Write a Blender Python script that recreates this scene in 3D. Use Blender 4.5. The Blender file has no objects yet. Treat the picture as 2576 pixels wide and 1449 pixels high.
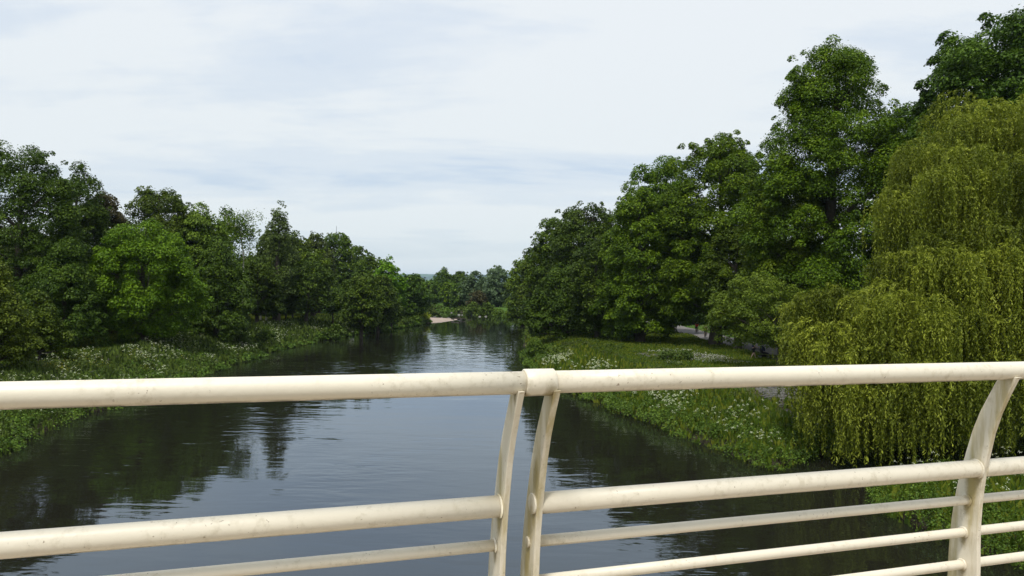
import bpy, bmesh, math, random
import numpy as np
from mathutils import Vector, Matrix

R = math.radians
S = bpy.context.scene
COL = S.collection
rng = np.random.default_rng(7)
random.seed(7)

# ------------------------------------------------------------------ camera, sky, sun, exposure
F = 768.0            # focal length in pixels of a 1024 px wide frame
CH = 8.0             # camera height above the water (water is z = 0)
ROLL = 0.99
cam_d = bpy.data.cameras.new('camera')
cam_d.sensor_width = 36.0
cam_d.lens = F / 1024 * 36.0
cam_d.clip_start = 0.05
cam_d.clip_end = 30000
cam = bpy.data.objects.new('camera', cam_d)
COL.objects.link(cam)
cam.matrix_world = Matrix.Translation((0, 0, CH)) @ Matrix.Rotation(R(90), 4, 'X') @ Matrix.Rotation(R(ROLL), 4, 'Z')
S.camera = cam

SUN_EL, SUN_AZ = 63.0, 200.0      # azimuth clockwise from +Y: behind and a little left of the camera
w = bpy.data.worlds.new('World')
S.world = w
w.use_nodes = True
nt = w.node_tree
nt.nodes.clear()
def N(t, **kw):
    n = nt.nodes.new(t)
    for k, v in kw.items():
        if isinstance(k, str) and k.startswith('i_'):
            n.inputs[int(k[2:])].default_value = v
        else:
            setattr(n, k, v)
    return n
def math_n(tree, op, a, b=None, clamp=False):
    n = tree.nodes.new('ShaderNodeMath')
    n.operation = op
    n.use_clamp = clamp
    for i, x in enumerate((a, b)):
        if x is None:
            continue
        if isinstance(x, (int, float)):
            n.inputs[i].default_value = x
        else:
            tree.links.new(x, n.inputs[i])
    return n.outputs[0]
def mix_col(tree, fac, a, b, mode='MIX'):
    n = tree.nodes.new('ShaderNodeMix')
    n.data_type = 'RGBA'
    n.blend_type = mode
    for idx, x in ((0, fac), (6, a), (7, b)):
        if isinstance(x, (int, float)):
            n.inputs[idx].default_value = x
        elif isinstance(x, tuple):
            n.inputs[idx].default_value = (*x, 1) if len(x) == 3 else x
        else:
            tree.links.new(x, n.inputs[idx])
    return n.outputs[2]
def ramp(tree, fac, stops, interp='LINEAR'):
    n = tree.nodes.new('ShaderNodeValToRGB')
    n.color_ramp.interpolation = interp
    e = n.color_ramp.elements
    while len(e) < len(stops):
        e.new(0.5)
    for i, (p, c) in enumerate(stops):
        e[i].position = p
        if isinstance(c, (int, float)):
            c = (c, c, c)
        e[i].color = (*c, 1)
    tree.links.new(fac, n.inputs[0])
    return n.outputs[0]
def noise(tree, vec, scale, detail=4, rough=0.5, dist=0.0):
    n = tree.nodes.new('ShaderNodeTexNoise')
    n.inputs['Scale'].default_value = scale
    n.inputs['Detail'].default_value = detail
    n.inputs['Roughness'].default_value = rough
    n.inputs['Distortion'].default_value = dist
    if vec is not None:
        tree.links.new(vec, n.inputs['Vector'])
    return n.outputs['Fac']
def mapping(tree, vec, scale=(1, 1, 1), loc=(0, 0, 0), rot=(0, 0, 0)):
    n = tree.nodes.new('ShaderNodeMapping')
    n.inputs['Scale'].default_value = scale
    n.inputs['Location'].default_value = loc
    n.inputs['Rotation'].default_value = rot
    tree.links.new(vec, n.inputs['Vector'])
    return n.outputs[0]

sky = nt.nodes.new('ShaderNodeTexSky')
sky.sky_type = 'NISHITA'
sky.sun_disc = False
sky.sun_elevation = R(SUN_EL)
sky.sun_rotation = R(SUN_AZ)
skys = mix_col(nt, 1.0, sky.outputs[0], (0.09, 0.09, 0.09), 'MULTIPLY')
tc = nt.nodes.new('ShaderNodeTexCoord')
sep = nt.nodes.new('ShaderNodeSeparateXYZ')
nt.links.new(tc.outputs['Generated'], sep.inputs[0])
zz = math_n(nt, 'MAXIMUM', sep.outputs[2], 0.0)
den = math_n(nt, 'ADD', zz, 0.12)
px = math_n(nt, 'DIVIDE', sep.outputs[0], den)
py = math_n(nt, 'DIVIDE', sep.outputs[1], den)
cmb = nt.nodes.new('ShaderNodeCombineXYZ')
nt.links.new(px, cmb.inputs[0])
nt.links.new(py, cmb.inputs[1])
m1 = mapping(nt, cmb.outputs[0], (0.55, 0.75, 1), (3.1, 1.4, 0), (0, 0, R(-24)))
n1 = noise(nt, m1, 1.15, 7, 0.56, 0.35)
m2 = mapping(nt, cmb.outputs[0], (0.42, 1.3, 1), (7.3, 0.2, 0), (0, 0, R(-14)))
n2 = noise(nt, m2, 0.75, 6, 0.6, 0.5)
mm = math_n(nt, 'ADD', math_n(nt, 'MULTIPLY', n1, 0.55), math_n(nt, 'MULTIPLY', n2, 0.45))
thick = ramp(nt, mm, [(0.37, 0.0), (0.455, 0.62), (0.54, 1.0)], 'EASE')
cloud = mix_col(nt, thick, (0.60, 0.735, 0.925), (0.855, 0.905, 0.945))
# paler and a touch greener down at the horizon
lowf = ramp(nt, zz, [(0.0, 1.0), (0.16, 0.35), (0.34, 0.0)], 'EASE')
cloud = mix_col(nt, math_n(nt, 'MULTIPLY', lowf, 0.75), cloud, (0.80, 0.875, 0.885))
cover = math_n(nt, 'ADD', math_n(nt, 'MULTIPLY', thick, 0.15), 0.83, True)
skycol = mix_col(nt, cover, skys, cloud)
bg = nt.nodes.new('ShaderNodeBackground')
nt.links.new(skycol, bg.inputs[0])
bg.inputs[1].default_value = 1.0
wo = nt.nodes.new('ShaderNodeOutputWorld')
nt.links.new(bg.outputs[0], wo.inputs[0])

sd = bpy.data.lights.new('sun', 'SUN')
sd.energy = 3.4
sd.angle = R(9)
sd.color = (1.0, 0.965, 0.90)
sun = bpy.data.objects.new('sun', sd)
COL.objects.link(sun)
az, el = R(SUN_AZ), R(SUN_EL)
sdir = Vector((math.sin(az) * math.cos(el), math.cos(az) * math.cos(el), math.sin(el)))
sun.rotation_euler = sdir.to_track_quat('Z', 'Y').to_euler()
sun.location = (0, 0, 60)

S.view_settings.view_transform = 'Standard'
S.view_settings.look = 'None'
S.view_settings.exposure = 0.0
S.view_settings.gamma = 1.0
S.view_settings.use_curve_mapping = False
S.render.engine = 'CYCLES'
S.cycles.max_bounces = 6
S.cycles.diffuse_bounces = 3
S.cycles.glossy_bounces = 3
S.cycles.transmission_bounces = 3
S.cycles.volume_bounces = 0
S.cycles.caustics_reflective = False
S.cycles.caustics_refractive = False

# ------------------------------------------------------------------ helpers
CT, ST = math.cos(R(ROLL)), math.sin(R(ROLL))
V = 2576 / 1024.0
def P(vx, vy, Y):
    """point seen at (vx, vy) of the 2576 px wide view of the photograph, at distance Y"""
    u = (vx / V - 512) / F
    v = (288 - vy / V) / F
    return (Y * (u * CT - v * ST), Y, CH + Y * (u * ST + v * CT))

def tag(o, label=None, cat=None, group=None, kind=None):
    if label: o['label'] = label
    if cat: o['category'] = cat
    if group: o['group'] = group
    if kind: o['kind'] = kind
    return o
def empty(name, loc=(0, 0, 0), rz=0.0):
    o = bpy.data.objects.new(name, None)
    COL.objects.link(o)
    o.location = loc
    o.rotation_euler = (0, 0, rz)
    o.empty_display_size = 0.2
    return o
def link(name, me, mat=None, parent=None):
    o = bpy.data.objects.new(name, me)
    COL.objects.link(o)
    if mat is not None and not me.materials:
        me.materials.append(mat)
    if parent is not None:
        o.parent = parent
    return o
def copy_tree(o, parent=None):
    c = o.copy()
    COL.objects.link(c)
    c.parent = parent
    for ch in list(o.children):
        copy_tree(ch, c)
    return c
def mesh_np(name, verts, faces, tint=None, smooth=False):
    """verts (n,3), faces (m,k) arrays of one size"""
    me = bpy.data.meshes.new(name)
    verts = np.ascontiguousarray(verts, dtype=np.float32)
    faces = np.ascontiguousarray(faces, dtype=np.int32)
    k = faces.shape[1]
    me.vertices.add(len(verts))
    me.vertices.foreach_set('co', verts.ravel())
    me.loops.add(faces.size)
    me.loops.foreach_set('vertex_index', faces.ravel())
    me.polygons.add(len(faces))
    me.polygons.foreach_set('loop_start', np.arange(0, faces.size, k, dtype=np.int32))
    me.polygons.foreach_set('loop_total', np.full(len(faces), k, dtype=np.int32))
    if smooth:
        me.polygons.foreach_set('use_smooth', np.ones(len(faces), dtype=bool))
    me.update(calc_edges=True)
    if tint is not None:
        a = me.attributes.new('tint', 'FLOAT', 'FACE')
        a.data.foreach_set('value', np.ascontiguousarray(tint, dtype=np.float32))
    return me
def mesh_bm(name, bm, smooth=False):
    bmesh.ops.recalc_face_normals(bm, faces=bm.faces)
    me = bpy.data.meshes.new(name)
    bm.to_mesh(me)
    bm.free()
    if smooth:
        for p in me.polygons:
            p.use_smooth = True
    return me
def nrm(a):
    return a / np.maximum(np.linalg.norm(a, axis=-1, keepdims=True), 1e-9)

def leaves(pos, nor, size, aspect=0.62, fold=0.12, axis=None, r=rng):
    """diamond leaves, folded along the midrib; returns verts, faces"""
    n = len(pos)
    nor = nrm(nor)
    if axis is None:
        axis = r.normal(size=(n, 3))
    t = nrm(axis - nor * np.sum(axis * nor, axis=1, keepdims=True))
    b = np.cross(nor, t)
    size = np.broadcast_to(np.asarray(size, dtype=float).reshape(-1, 1), (n, 1))
    a0 = pos - t * size * 0.5
    a1 = pos + b * size * aspect * 0.5 + nor * size * fold + t * size * 0.05
    a2 = pos + t * size * 0.5
    a3 = pos - b * size * aspect * 0.5 + nor * size * fold + t * size * 0.05
    v = np.stack([a0, a1, a2, a3], axis=1).reshape(-1, 3)
    f = np.arange(n * 4).reshape(-1, 4)
    return v, f

def tubes(paths, sides=6):
    """list of (points (k,3), radii (k,)) -> verts, faces (quads)"""
    vs, fs, base = [], [], 0
    ang = np.linspace(0, 2 * np.pi, sides, endpoint=False)
    for pts, rad in paths:
        pts = np.asarray(pts, float)
        rad = np.asarray(rad, float)
        tan = nrm(np.gradient(pts, axis=0))
        ref = np.tile([[0.31, 0.95, 0.05]], (len(pts), 1)) if abs(tan[0][2]) > 0.6 else np.tile([[0, 0, 1.0]], (len(pts), 1))
        a = nrm(np.cross(tan, ref))
        b = np.cross(tan, a)
        ring = pts[:, None, :] + rad[:, None, None] * (np.cos(ang)[None, :, None] * a[:, None, :] + np.sin(ang)[None, :, None] * b[:, None, :])
        k = len(pts)
        vs.append(ring.reshape(-1, 3))
        i = np.arange(k - 1)[:, None] * sides
        j = np.arange(sides)[None, :]
        j2 = (j + 1) % sides
        q = np.stack([i + j, i + j2, i + sides + j2, i + sides + j], axis=-1).reshape(-1, 4) + base
        fs.append(q)
        base += k * sides
    return np.concatenate(vs), np.concatenate(fs)

# ------------------------------------------------------------------ materials
def new_mat(name):
    m = bpy.data.materials.new(name)
    m.use_nodes = True
    t = m.node_tree
    b = t.nodes['Principled BSDF']
    return m, t, b
def simple(name, col, rough=0.7, var=0.15, scale=6.0, metal=0.0, bump=0.0):
    m, t, b = new_mat(name)
    g = t.nodes.new('ShaderNodeTexCoord')
    f = noise(t, g.outputs['Object'], scale, 5, 0.6)
    lo = tuple(c * (1 - var) for c in col)
    hi = tuple(min(1, c * (1 + var)) for c in col)
    t.links.new(mix_col(t, ramp(t, f, [(0.3, 0.0), (0.7, 1.0)]), lo, hi), b.inputs['Base Color'])
    b.inputs['Roughness'].default_value = rough
    b.inputs['Metallic'].default_value = metal
    if bump:
        bn = t.nodes.new('ShaderNodeBump')
        bn.inputs['Distance'].default_value = bump
        t.links.new(f, bn.inputs['Height'])
        t.links.new(bn.outputs[0], b.inputs['Normal'])
    return m
def leaf_mat(name, dark, mid, light, rough=0.5, trans=0.20, spec=0.13):
    m, t, b = new_mat(name)
    at = t.nodes.new('ShaderNodeAttribute')
    at.attribute_name = 'tint'
    col = ramp(t, at.outputs['Fac'], [(0.0, dark), (0.5, mid), (1.0, light)])
    oi = t.nodes.new('ShaderNodeObjectInfo')
    hv = t.nodes.new('ShaderNodeHueSaturation')
    t.links.new(math_n(t, 'ADD', math_n(t, 'MULTIPLY', oi.outputs['Random'], 0.02), 0.49), hv.inputs['Hue'])
    t.links.new(math_n(t, 'ADD', math_n(t, 'MULTIPLY', oi.outputs['Random'], 0.3), 0.85), hv.inputs['Value'])
    t.links.new(col, hv.inputs['Color'])
    t.links.new(hv.outputs[0], b.inputs['Base Color'])
    b.inputs['Roughness'].default_value = rough
    b.inputs['Specular IOR Level'].default_value = spec
    tr = t.nodes.new('ShaderNodeBsdfTranslucent')
    tc2 = mix_col(t, 1.0, hv.outputs[0], (1.15, 1.25, 0.55), 'MULTIPLY')
    t.links.new(tc2, tr.inputs[0])
    mx = t.nodes.new('ShaderNodeMixShader')
    mx.inputs[0].default_value = trans
    t.links.new(b.outputs[0], mx.inputs[1])
    t.links.new(tr.outputs[0], mx.inputs[2])
    t.links.new(mx.outputs[0], t.nodes['Material Output'].inputs[0])
    return m
LM = {
    'lime':   leaf_mat('lime_leaves', (0.018, 0.037, 0.003), (0.066, 0.118, 0.005), (0.185, 0.264, 0.011)),
    'dark':   leaf_mat('dark_leaves', (0.012, 0.027, 0.003), (0.043, 0.079, 0.007), (0.116, 0.176, 0.016)),
    'mid':    leaf_mat('mid_leaves', (0.017, 0.033, 0.004), (0.052, 0.094, 0.007), (0.137, 0.198, 0.013)),
    'bright': leaf_mat('bright_leaves', (0.022, 0.059, 0.002), (0.078, 0.176, 0.006), (0.195, 0.343, 0.013)),
    'yellow': leaf_mat('yellow_green_leaves', (0.029, 0.050, 0.006), (0.088, 0.136, 0.013), (0.194, 0.260, 0.024)),
    'olive':  leaf_mat('olive_leaves', (0.020, 0.032, 0.007), (0.061, 0.087, 0.016), (0.132, 0.173, 0.032)),
    'brown':  leaf_mat('bronze_leaves', (0.030, 0.030, 0.012), (0.062, 0.058, 0.020), (0.10, 0.088, 0.032)),
    'silver': leaf_mat('silver_leaves', (0.048, 0.084, 0.036), (0.090, 0.144, 0.062), (0.150, 0.216, 0.105)),
    'willow': leaf_mat('willow_leaves', (0.038, 0.051, 0.005), (0.121, 0.145, 0.014), (0.259, 0.283, 0.031), 0.5, 0.22, 0.13),
    'herb':   leaf_mat('herb_leaves', (0.023, 0.043, 0.006), (0.069, 0.121, 0.013), (0.162, 0.230, 0.026)),
    'grass':  leaf_mat('grass_blades', (0.040, 0.069, 0.008), (0.086, 0.129, 0.011), (0.185, 0.198, 0.024)),
    'ivy':    leaf_mat('bramble_leaves', (0.023, 0.043, 0.008), (0.054, 0.091, 0.013), (0.106, 0.144, 0.022)),
    'gorse':  leaf_mat('yellow_bush_leaves', (0.070, 0.110, 0.010), (0.190, 0.240, 0.012), (0.34, 0.34, 0.014)),
}
bark = simple('bark', (0.060, 0.048, 0.036), 0.9, 0.4, 5, bump=0.03)
birch_bark = simple('birch_bark', (0.42, 0.40, 0.35), 0.8, 0.3, 3)
flower_m = leaf_mat('flower_white', (0.50, 0.54, 0.38), (0.66, 0.69, 0.52), (0.80, 0.81, 0.70), 0.7, 0.3)
daisy_m = leaf_mat('daisy_white', (0.6, 0.6, 0.55), (0.74, 0.74, 0.70), (0.85, 0.85, 0.82), 0.7, 0.2)
yflower_m = leaf_mat('flower_yellow', (0.40, 0.36, 0.03), (0.55, 0.48, 0.04), (0.65, 0.58, 0.05), 0.7, 0.3)

# ------------------------------------------------------------------ river outline and terrain
LEFT = [(-24, -60), (-23.2, 5), (-23.0, 25), (-23.3, 35), (-25.3, 46), (-26.4, 60), (-27.5, 74), (-28.3, 89), (-28.0, 101),
        (-25.8, 124), (-22.0, 145), (-19.0, 159), (-18.6, 172), (-21.5, 196), (-25.5, 225), (-27, 254), (-44, 284), (-90, 305), (-160, 310)]
RIGHT = [(-160, 285), (-90, 282), (-45, 268), (-24, 262), (-15.5, 243), (-7, 224), (3.2, 205), (4.5, 170), (3.0, 140), (1.9, 114),
         (1.9, 96), (2.0, 83), (3.0, 70), (4.9, 60), (7.0, 50.5), (9.9, 42), (12.0, 34.5), (14.5, 37.3), (19, 39.2), (26, 40.6), (30.5, 39), (27, 35.4), (20, 33.4), (16, 32), (14.3, 30.2), (13.9, 27.4), (14.9, 24.3), (15.6, 22.5), (17.0, 15), (18.5, 2), (19, -60)]
def densify(pts, step=2.0, amp=0.35, seed=1):
    out = []
    for (x0, y0), (x1, y1) in zip(pts[:-1], pts[1:]):
        L = math.hypot(x1 - x0, y1 - y0)
        k = max(1, int(L / step))
        for i in range(k):
            t = i / k
            x, y = x0 + (x1 - x0) * t, y0 + (y1 - y0) * t
            a = amp * (math.sin(y * 0.9 + seed) * 0.5 + math.sin(y * 0.37 + seed * 2.1) * 0.7 + math.sin(y * 2.3 + seed * 5) * 0.3)
            out.append((x + a, y))
    out.append(pts[-1])
    return out
RIV = np.array(densify(LEFT, 2.0, 0.35, 1) + densify(RIGHT, 2.0, 0.35, 4))
SA, SB = RIV, np.roll(RIV, -1, axis=0)
def river_d(x, y):
    """signed distance to the river: positive on land"""
    x = np.asarray(x, float); y = np.asarray(y, float)
    sh = x.shape
    p = np.stack([x.ravel(), y.ravel()], 1)
    out = np.empty(len(p))
    for s in range(0, len(p), 20000):
        q = p[s:s + 20000][:, None, :]
        ab = (SB - SA)[None]
        ap = q - SA[None]
        t = np.clip(np.sum(ap * ab, 2) / np.maximum(np.sum(ab * ab, 2), 1e-9), 0, 1)
        dd = np.sqrt(np.min(np.sum((ap - ab * t[..., None]) ** 2, 2), 1))
        yi, yj = SA[None, :, 1], SB[None, :, 1]
        xi, xj = SA[None, :, 0], SB[None, :, 0]
        cond = ((yi > q[..., 1]) != (yj > q[..., 1])) & (q[..., 0] < (xj - xi) * (q[..., 1] - yi) / np.where(yj == yi, 1e-9, yj - yi) + xi)
        inside = (np.sum(cond, 1) % 2) == 1
        out[s:s + 20000] = np.where(inside, -dd, dd)
    return out.reshape(sh)
_gx0, _gy0, _gs = -64.0, 8.0, 0.75
_gxx, _gyy = np.meshgrid(np.arange(_gx0, 48, _gs), np.arange(_gy0, 305, _gs), indexing='ij')
_gd = river_d(_gxx, _gyy)
def river_fast(x, y):
    u = np.clip((np.asarray(x, float) - _gx0) / _gs, 0, _gd.shape[0] - 1.001)
    v = np.clip((np.asarray(y, float) - _gy0) / _gs, 0, _gd.shape[1] - 1.001)
    i, j = u.astype(int), v.astype(int)
    a, c = u - i, v - j
    return (_gd[i, j] * (1 - a) * (1 - c) + _gd[i + 1, j] * a * (1 - c) + _gd[i, j + 1] * (1 - a) * c + _gd[i + 1, j + 1] * a * c)
def wob(x, y):
    return (np.sin(x * 0.61 + y * 0.23) * 0.5 + np.sin(y * 0.47 - x * 0.19 + 1.7) * 0.5 + np.sin(x * 1.7 + 0.6) * np.sin(y * 1.3) * 0.35)
def ground_z(x, y, d=None):
    x = np.asarray(x, float); y = np.asarray(y, float)
    d = river_d(x, y) if d is None else d
    t = np.clip(d / 7.5, 0, 1)
    s = t * t * (3 - 2 * t)
    lip = np.clip(d / 0.5, 0, 1) * 0.35
    z = lip + s * 1.6 + 0.07 * wob(x, y) * np.clip(d / 2, 0, 1)
    far = np.clip((np.hypot(x, y) - 320) / 900, 0, 1)
    z = z + far * 3.0
    bed = -np.clip(-d / 3, 0, 1) * 1.5 - 0.15
    return np.where(d > 0, z, bed)
def gz(x, y):
    return float(ground_z(np.array([x]), np.array([y]))[0])

def axis_coords(segs):
    out = []
    for a, b, st in segs:
        out.append(np.arange(a, b, st))
    return np.concatenate(out)
gx = axis_coords([(-9000, -1000, 800), (-1000, -200, 80), (-200, -60, 10), (-60, -34, 1.5), (-34, 30, 0.55), (30, 60, 1.5), (60, 200, 10), (200, 1000, 80), (1000, 9001, 800)])
gy = axis_coords([(-1500, -60, 200), (-60, 8, 4), (8, 120, 0.7), (120, 320, 1.4), (320, 500, 15), (500, 1500, 100), (1500, 9001, 750)])
GX, GY = np.meshgrid(gx, gy)
GZ = ground_z(GX, GY)
nv = len(gx)
idx = np.arange(GX.size).reshape(GX.shape)
fc = np.stack([idx[:-1, :-1], idx[:-1, 1:], idx[1:, 1:], idx[1:, :-1]], -1).reshape(-1, 4)

gm, t, b = new_mat('ground_grass')
g = t.nodes.new('ShaderNodeNewGeometry')
pos = g.outputs['Position']
nA = noise(t, pos, 0.25, 5, 0.6)
nB = noise(t, pos, 2.2, 6, 0.65)
nC = noise(t, pos, 9.0, 4, 0.7)
gr = mix_col(t, ramp(t, nB, [(0.3, 0.0), (0.7, 1.0)]), (0.030, 0.070, 0.010), (0.075, 0.150, 0.018))
gr = mix_col(t, ramp(t, nC, [(0.45, 0.0), (0.75, 0.6)]), gr, (0.110, 0.150, 0.040))
soil = mix_col(t, nC, (0.050, 0.038, 0.026), (0.140, 0.105, 0.075))
sp = t.nodes.new('ShaderNodeSeparateXYZ')
t.links.new(pos, sp.inputs[0])
# soil close to the water and in worn patches
wet = ramp(t, sp.outputs[2], [(0.0, 1.0), (0.45, 0.8), (0.75, 0.0)])
patch = ramp(t, nA, [(0.56, 0.0), (0.63, 0.8)])
def blob(cx, cy, rx, ry, soft=0.35):
    dx = math_n(t, 'DIVIDE', math_n(t, 'SUBTRACT', sp.outputs[0], cx), rx)
    dy = math_n(t, 'DIVIDE', math_n(t, 'SUBTRACT', sp.outputs[1], cy), ry)
    rr = math_n(t, 'SQRT', math_n(t, 'ADD', math_n(t, 'MULTIPLY', dx, dx), math_n(t, 'MULTIPLY', dy, dy)))
    rr = math_n(t, 'ADD', rr, math_n(t, 'MULTIPLY', math_n(t, 'SUBTRACT', nB, 0.5), 1.6))
    return ramp(t, rr, [(1.0 - soft, 1.0), (1.0, 0.0)])
fac = math_n(t, 'MAXIMUM', wet, math_n(t, 'MULTIPLY', patch, 0.55))
for a in ((-33.5, 64, 2.5, 9), (-31.5, 47, 2.5, 7), (14.2, 72, 3.2, 3.2), (19, 69, 2.4, 2.4), (17, 46, 3.0, 5)):
    fac = math_n(t, 'MAXIMUM', fac, blob(*a))
soil = mix_col(t, wet, soil, mix_col(t, nC, (0.016, 0.014, 0.009), (0.055, 0.045, 0.030)))
t.links.new(mix_col(t, fac, gr, soil), b.inputs['Base Color'])
b.inputs['Roughness'].default_value = 0.95
b.inputs['Specular IOR Level'].default_value = 0.1
bn = t.nodes.new('ShaderNodeBump')
bn.inputs['Distance'].default_value = 0.15
t.links.new(nC, bn.inputs['Height'])
t.links.new(bn.outputs[0], b.inputs['Normal'])
ground = link('ground', mesh_np('ground', np.stack([GX, GY, GZ], -1).reshape(-1, 3), fc, smooth=True), gm)
tag(ground, 'grassy park ground and earth river banks', kind='structure')

# water sheet
wm, t, b = new_mat('river_water')
g = t.nodes.new('ShaderNodeNewGeometry')
pos = g.outputs['Position']
pw = mapping(t, pos, (0.50, 1.30, 1), (0, 0, 0), (0, 0, R(5)))
w1 = noise(t, pw, 0.9, 2, 0.45, 0.4)
w2 = noise(t, pw, 2.6, 2, 0.5, 0.3)
w0 = noise(t, pw, 0.28, 1, 0.4, 0.2)
area = noise(t, mapping(t, pos, (0.07, 0.045, 1), (2.2, 5.1, 0)), 1.0, 3, 0.5)
areaf = ramp(t, area, [(0.40, 0.12), (0.60, 1.0)])
sp = t.nodes.new('ShaderNodeSeparateXYZ')
t.links.new(pos, sp.inputs[0])
def band(a, b_, c, d_):      # trapezoid along the river
    y = sp.outputs[1]
    mr = t.nodes.new('ShaderNodeMapRange'); mr.interpolation_type = 'SMOOTHSTEP'
    mr.inputs[1].default_value = a; mr.inputs[2].default_value = b_
    t.links.new(y, mr.inputs[0])
    mr2 = t.nodes.new('ShaderNodeMapRange'); mr2.interpolation_type = 'SMOOTHSTEP'
    mr2.inputs[1].default_value = c; mr2.inputs[2].default_value = d_
    mr2.inputs[3].default_value = 1; mr2.inputs[4].default_value = 0
    t.links.new(y, mr2.inputs[0])
    return math_n(t, 'MULTIPLY', mr.outputs[0], mr2.outputs[0])
rif = band(62, 85, 125, 150)
near = math_n(t, 'MULTIPLY', math_n(t, 'MULTIPLY', areaf, 0.8), band(-50, -40, 60, 130))
cmr = t.nodes.new('ShaderNodeMapRange'); cmr.interpolation_type = 'SMOOTHSTEP'
cmr.inputs[1].default_value = -9.0; cmr.inputs[2].default_value = -2.5
cmr.inputs[3].default_value = 1.0; cmr.inputs[4].default_value = 0.30
t.links.new(sp.outputs[0], cmr.inputs[0])
calm = cmr.outputs[0]
near = math_n(t, 'MULTIPLY', near, calm)
amp = math_n(t, 'ADD', near, math_n(t, 'MULTIPLY', rif, 0.08))
h = math_n(t, 'ADD', math_n(t, 'MULTIPLY', w1, 1.0), math_n(t, 'MULTIPLY', w2, 0.22))
w3 = noise(t, mapping(t, pos, (0.62, 0.40, 1)), 1.0, 2, 0.55)
h = math_n(t, 'ADD', math_n(t, 'MULTIPLY', h, amp), math_n(t, 'MULTIPLY', w0, 0.25))
h = math_n(t, 'ADD', h, math_n(t, 'MULTIPLY', math_n(t, 'MULTIPLY', w3, rif), 0.55))
bn = t.nodes.new('ShaderNodeBump')
bn.inputs['Distance'].default_value = 0.085
bn.inputs['Strength'].default_value = 1.0
t.links.new(h, bn.inputs['Height'])
fr = t.nodes.new('ShaderNodeFresnel')
fr.inputs[0].default_value = 1.7
t.links.new(bn.outputs[0], fr.inputs['Normal'])
gl = t.nodes.new('ShaderNodeBsdfGlossy')
gl.inputs['Roughness'].default_value = 0.03
t.links.new(bn.outputs[0], gl.inputs['Normal'])
t.links.new(mix_col(t, ramp(t, fr.outputs[0], [(0.15, 0.0), (0.85, 1.0)]), (0.70, 0.84, 1.0), (0.95, 0.98, 1.0)), gl.inputs['Color'])
df = t.nodes.new('ShaderNodeBsdfDiffuse')
df.inputs['Color'].default_value = (0.012, 0.011, 0.008, 1)
mxs = t.nodes.new('ShaderNodeMixShader')
t.links.new(fr.outputs[0], mxs.inputs[0])
t.links.new(df.outputs[0], mxs.inputs[1])
t.links.new(gl.outputs[0], mxs.inputs[2])
t.links.new(mxs.outputs[0], t.nodes['Material Output'].inputs[0])
t.nodes.remove(b)
water = link('river_water', mesh_np('river_water', np.array([(-200, -80, 0), (60, -80, 0), (60, 330, 0), (-200, 330, 0)]), np.array([[0, 1, 2, 3]])), wm)
tag(water, 'dark rippled river water reflecting sky and trees', kind='structure')

# far hills: a wooded ridge beyond the valley
hx = np.linspace(-5200, 5200, 180)
rows = [5600, 5800, 6050, 6350, 6800]
prof = np.interp(hx, [-5200, -2500, -1300, -650, -250, 60, 240, 900, 2600, 5200], [80, 92, 98, 106, 118, 136, 142, 150, 120, 80])
prof = prof + 5 * np.sin(hx / 170) + 3 * np.sin(hx / 61 + 1) + rng.normal(0, 1.3, len(hx))
hv = []
for i, yy in enumerate(rows):
    k = [0.0, 0.5, 0.85, 1.0, 0.2][i]
    for xx, pz in zip(hx, prof):
        hv.append((xx, yy, 2 + (pz - 2) * k))
hf = []
n = len(hx)
for i in range(len(rows) - 1):
    for j in range(n - 1):
        hf.append((i * n + j, i * n + j + 1, (i + 1) * n + j + 1, (i + 1) * n + j))
hm, t, b = new_mat('hill_woods')
g = t.nodes.new('ShaderNodeNewGeometry')
nf = noise(t, mapping(t, g.outputs['Position'], (0.004, 0.0012, 0.012)), 1.0, 5, 0.6)
t.links.new(mix_col(t, ramp(t, nf, [(0.46, 0.0), (0.54, 1.0)]), (0.016, 0.040, 0.042), (0.06, 0.12, 0.075)), b.inputs['Base Color'])
b.inputs['Roughness'].default_value = 1.0
hills = link('hills', mesh_np('hills', np.array(hv), np.array(hf), smooth=True), hm)
tag(hills, 'distant wooded blue hills beyond the river valley', kind='structure')

# park path on the right bank
pym = np.arange(30, 200, 2.0)
pxl = np.interp(pym, [30, 60, 94, 112, 150, 200], [27, 24.0, 24.0, 23.6, 24.5, 27])
pv = []
for x, y in zip(pxl, pym):
    for k, dx in enumerate((0, 1.7, 3.4, 5.2)):
        pv.append((x + dx + 0.12 * math.sin(y * 0.7 + k), y, gz(x + dx, y) + 0.05))
pf = [(i * 4 + j, i * 4 + j + 1, i * 4 + j + 5, i * 4 + j + 4) for i in range(len(pym) - 1) for j in range(3)]
path = link('park_path', mesh_np('park_path', np.array(pv), np.array(pf)), simple('path_tarmac', (0.16, 0.148, 0.142), 0.9, 0.2, 1.5))
tag(path, 'grey surfaced park path under the right bank trees', kind='structure')

# sand and gravel bar in the river bend
def blob_mesh(cx, cy, outline, zt, rings=6):
    pts = np.array(outline, float)
    c = pts.mean(0)
    vs, fs = [], []
    m = len(pts)
    for r_ in range(rings):
        k = 1 - r_ / rings
        z = zt * (1 - k ** 2.2) - 0.06
        for p in pts:
            q = c + (p - c) * k
            vs.append((q[0], q[1], z + rng.normal(0, 0.012)))
    vs.append((c[0], c[1], zt - 0.05))
    for r_ in range(rings - 1):
        for j in range(m):
            fs.append((r_ * m + j, r_ * m + (j + 1) % m, (r_ + 1) * m + (j + 1) % m, (r_ + 1) * m + j))
    bm = bmesh.new()
    bv = [bm.verts.new(v) for v in vs]
    for f_ in fs: bm.faces.new([bv[i] for i in f_])
    for j in range(m): bm.faces.new([bv[(rings - 1) * m + j], bv[(rings - 1) * m + (j + 1) % m], bv[-1]])
    return mesh_bm('bar', bm, True)
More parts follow.
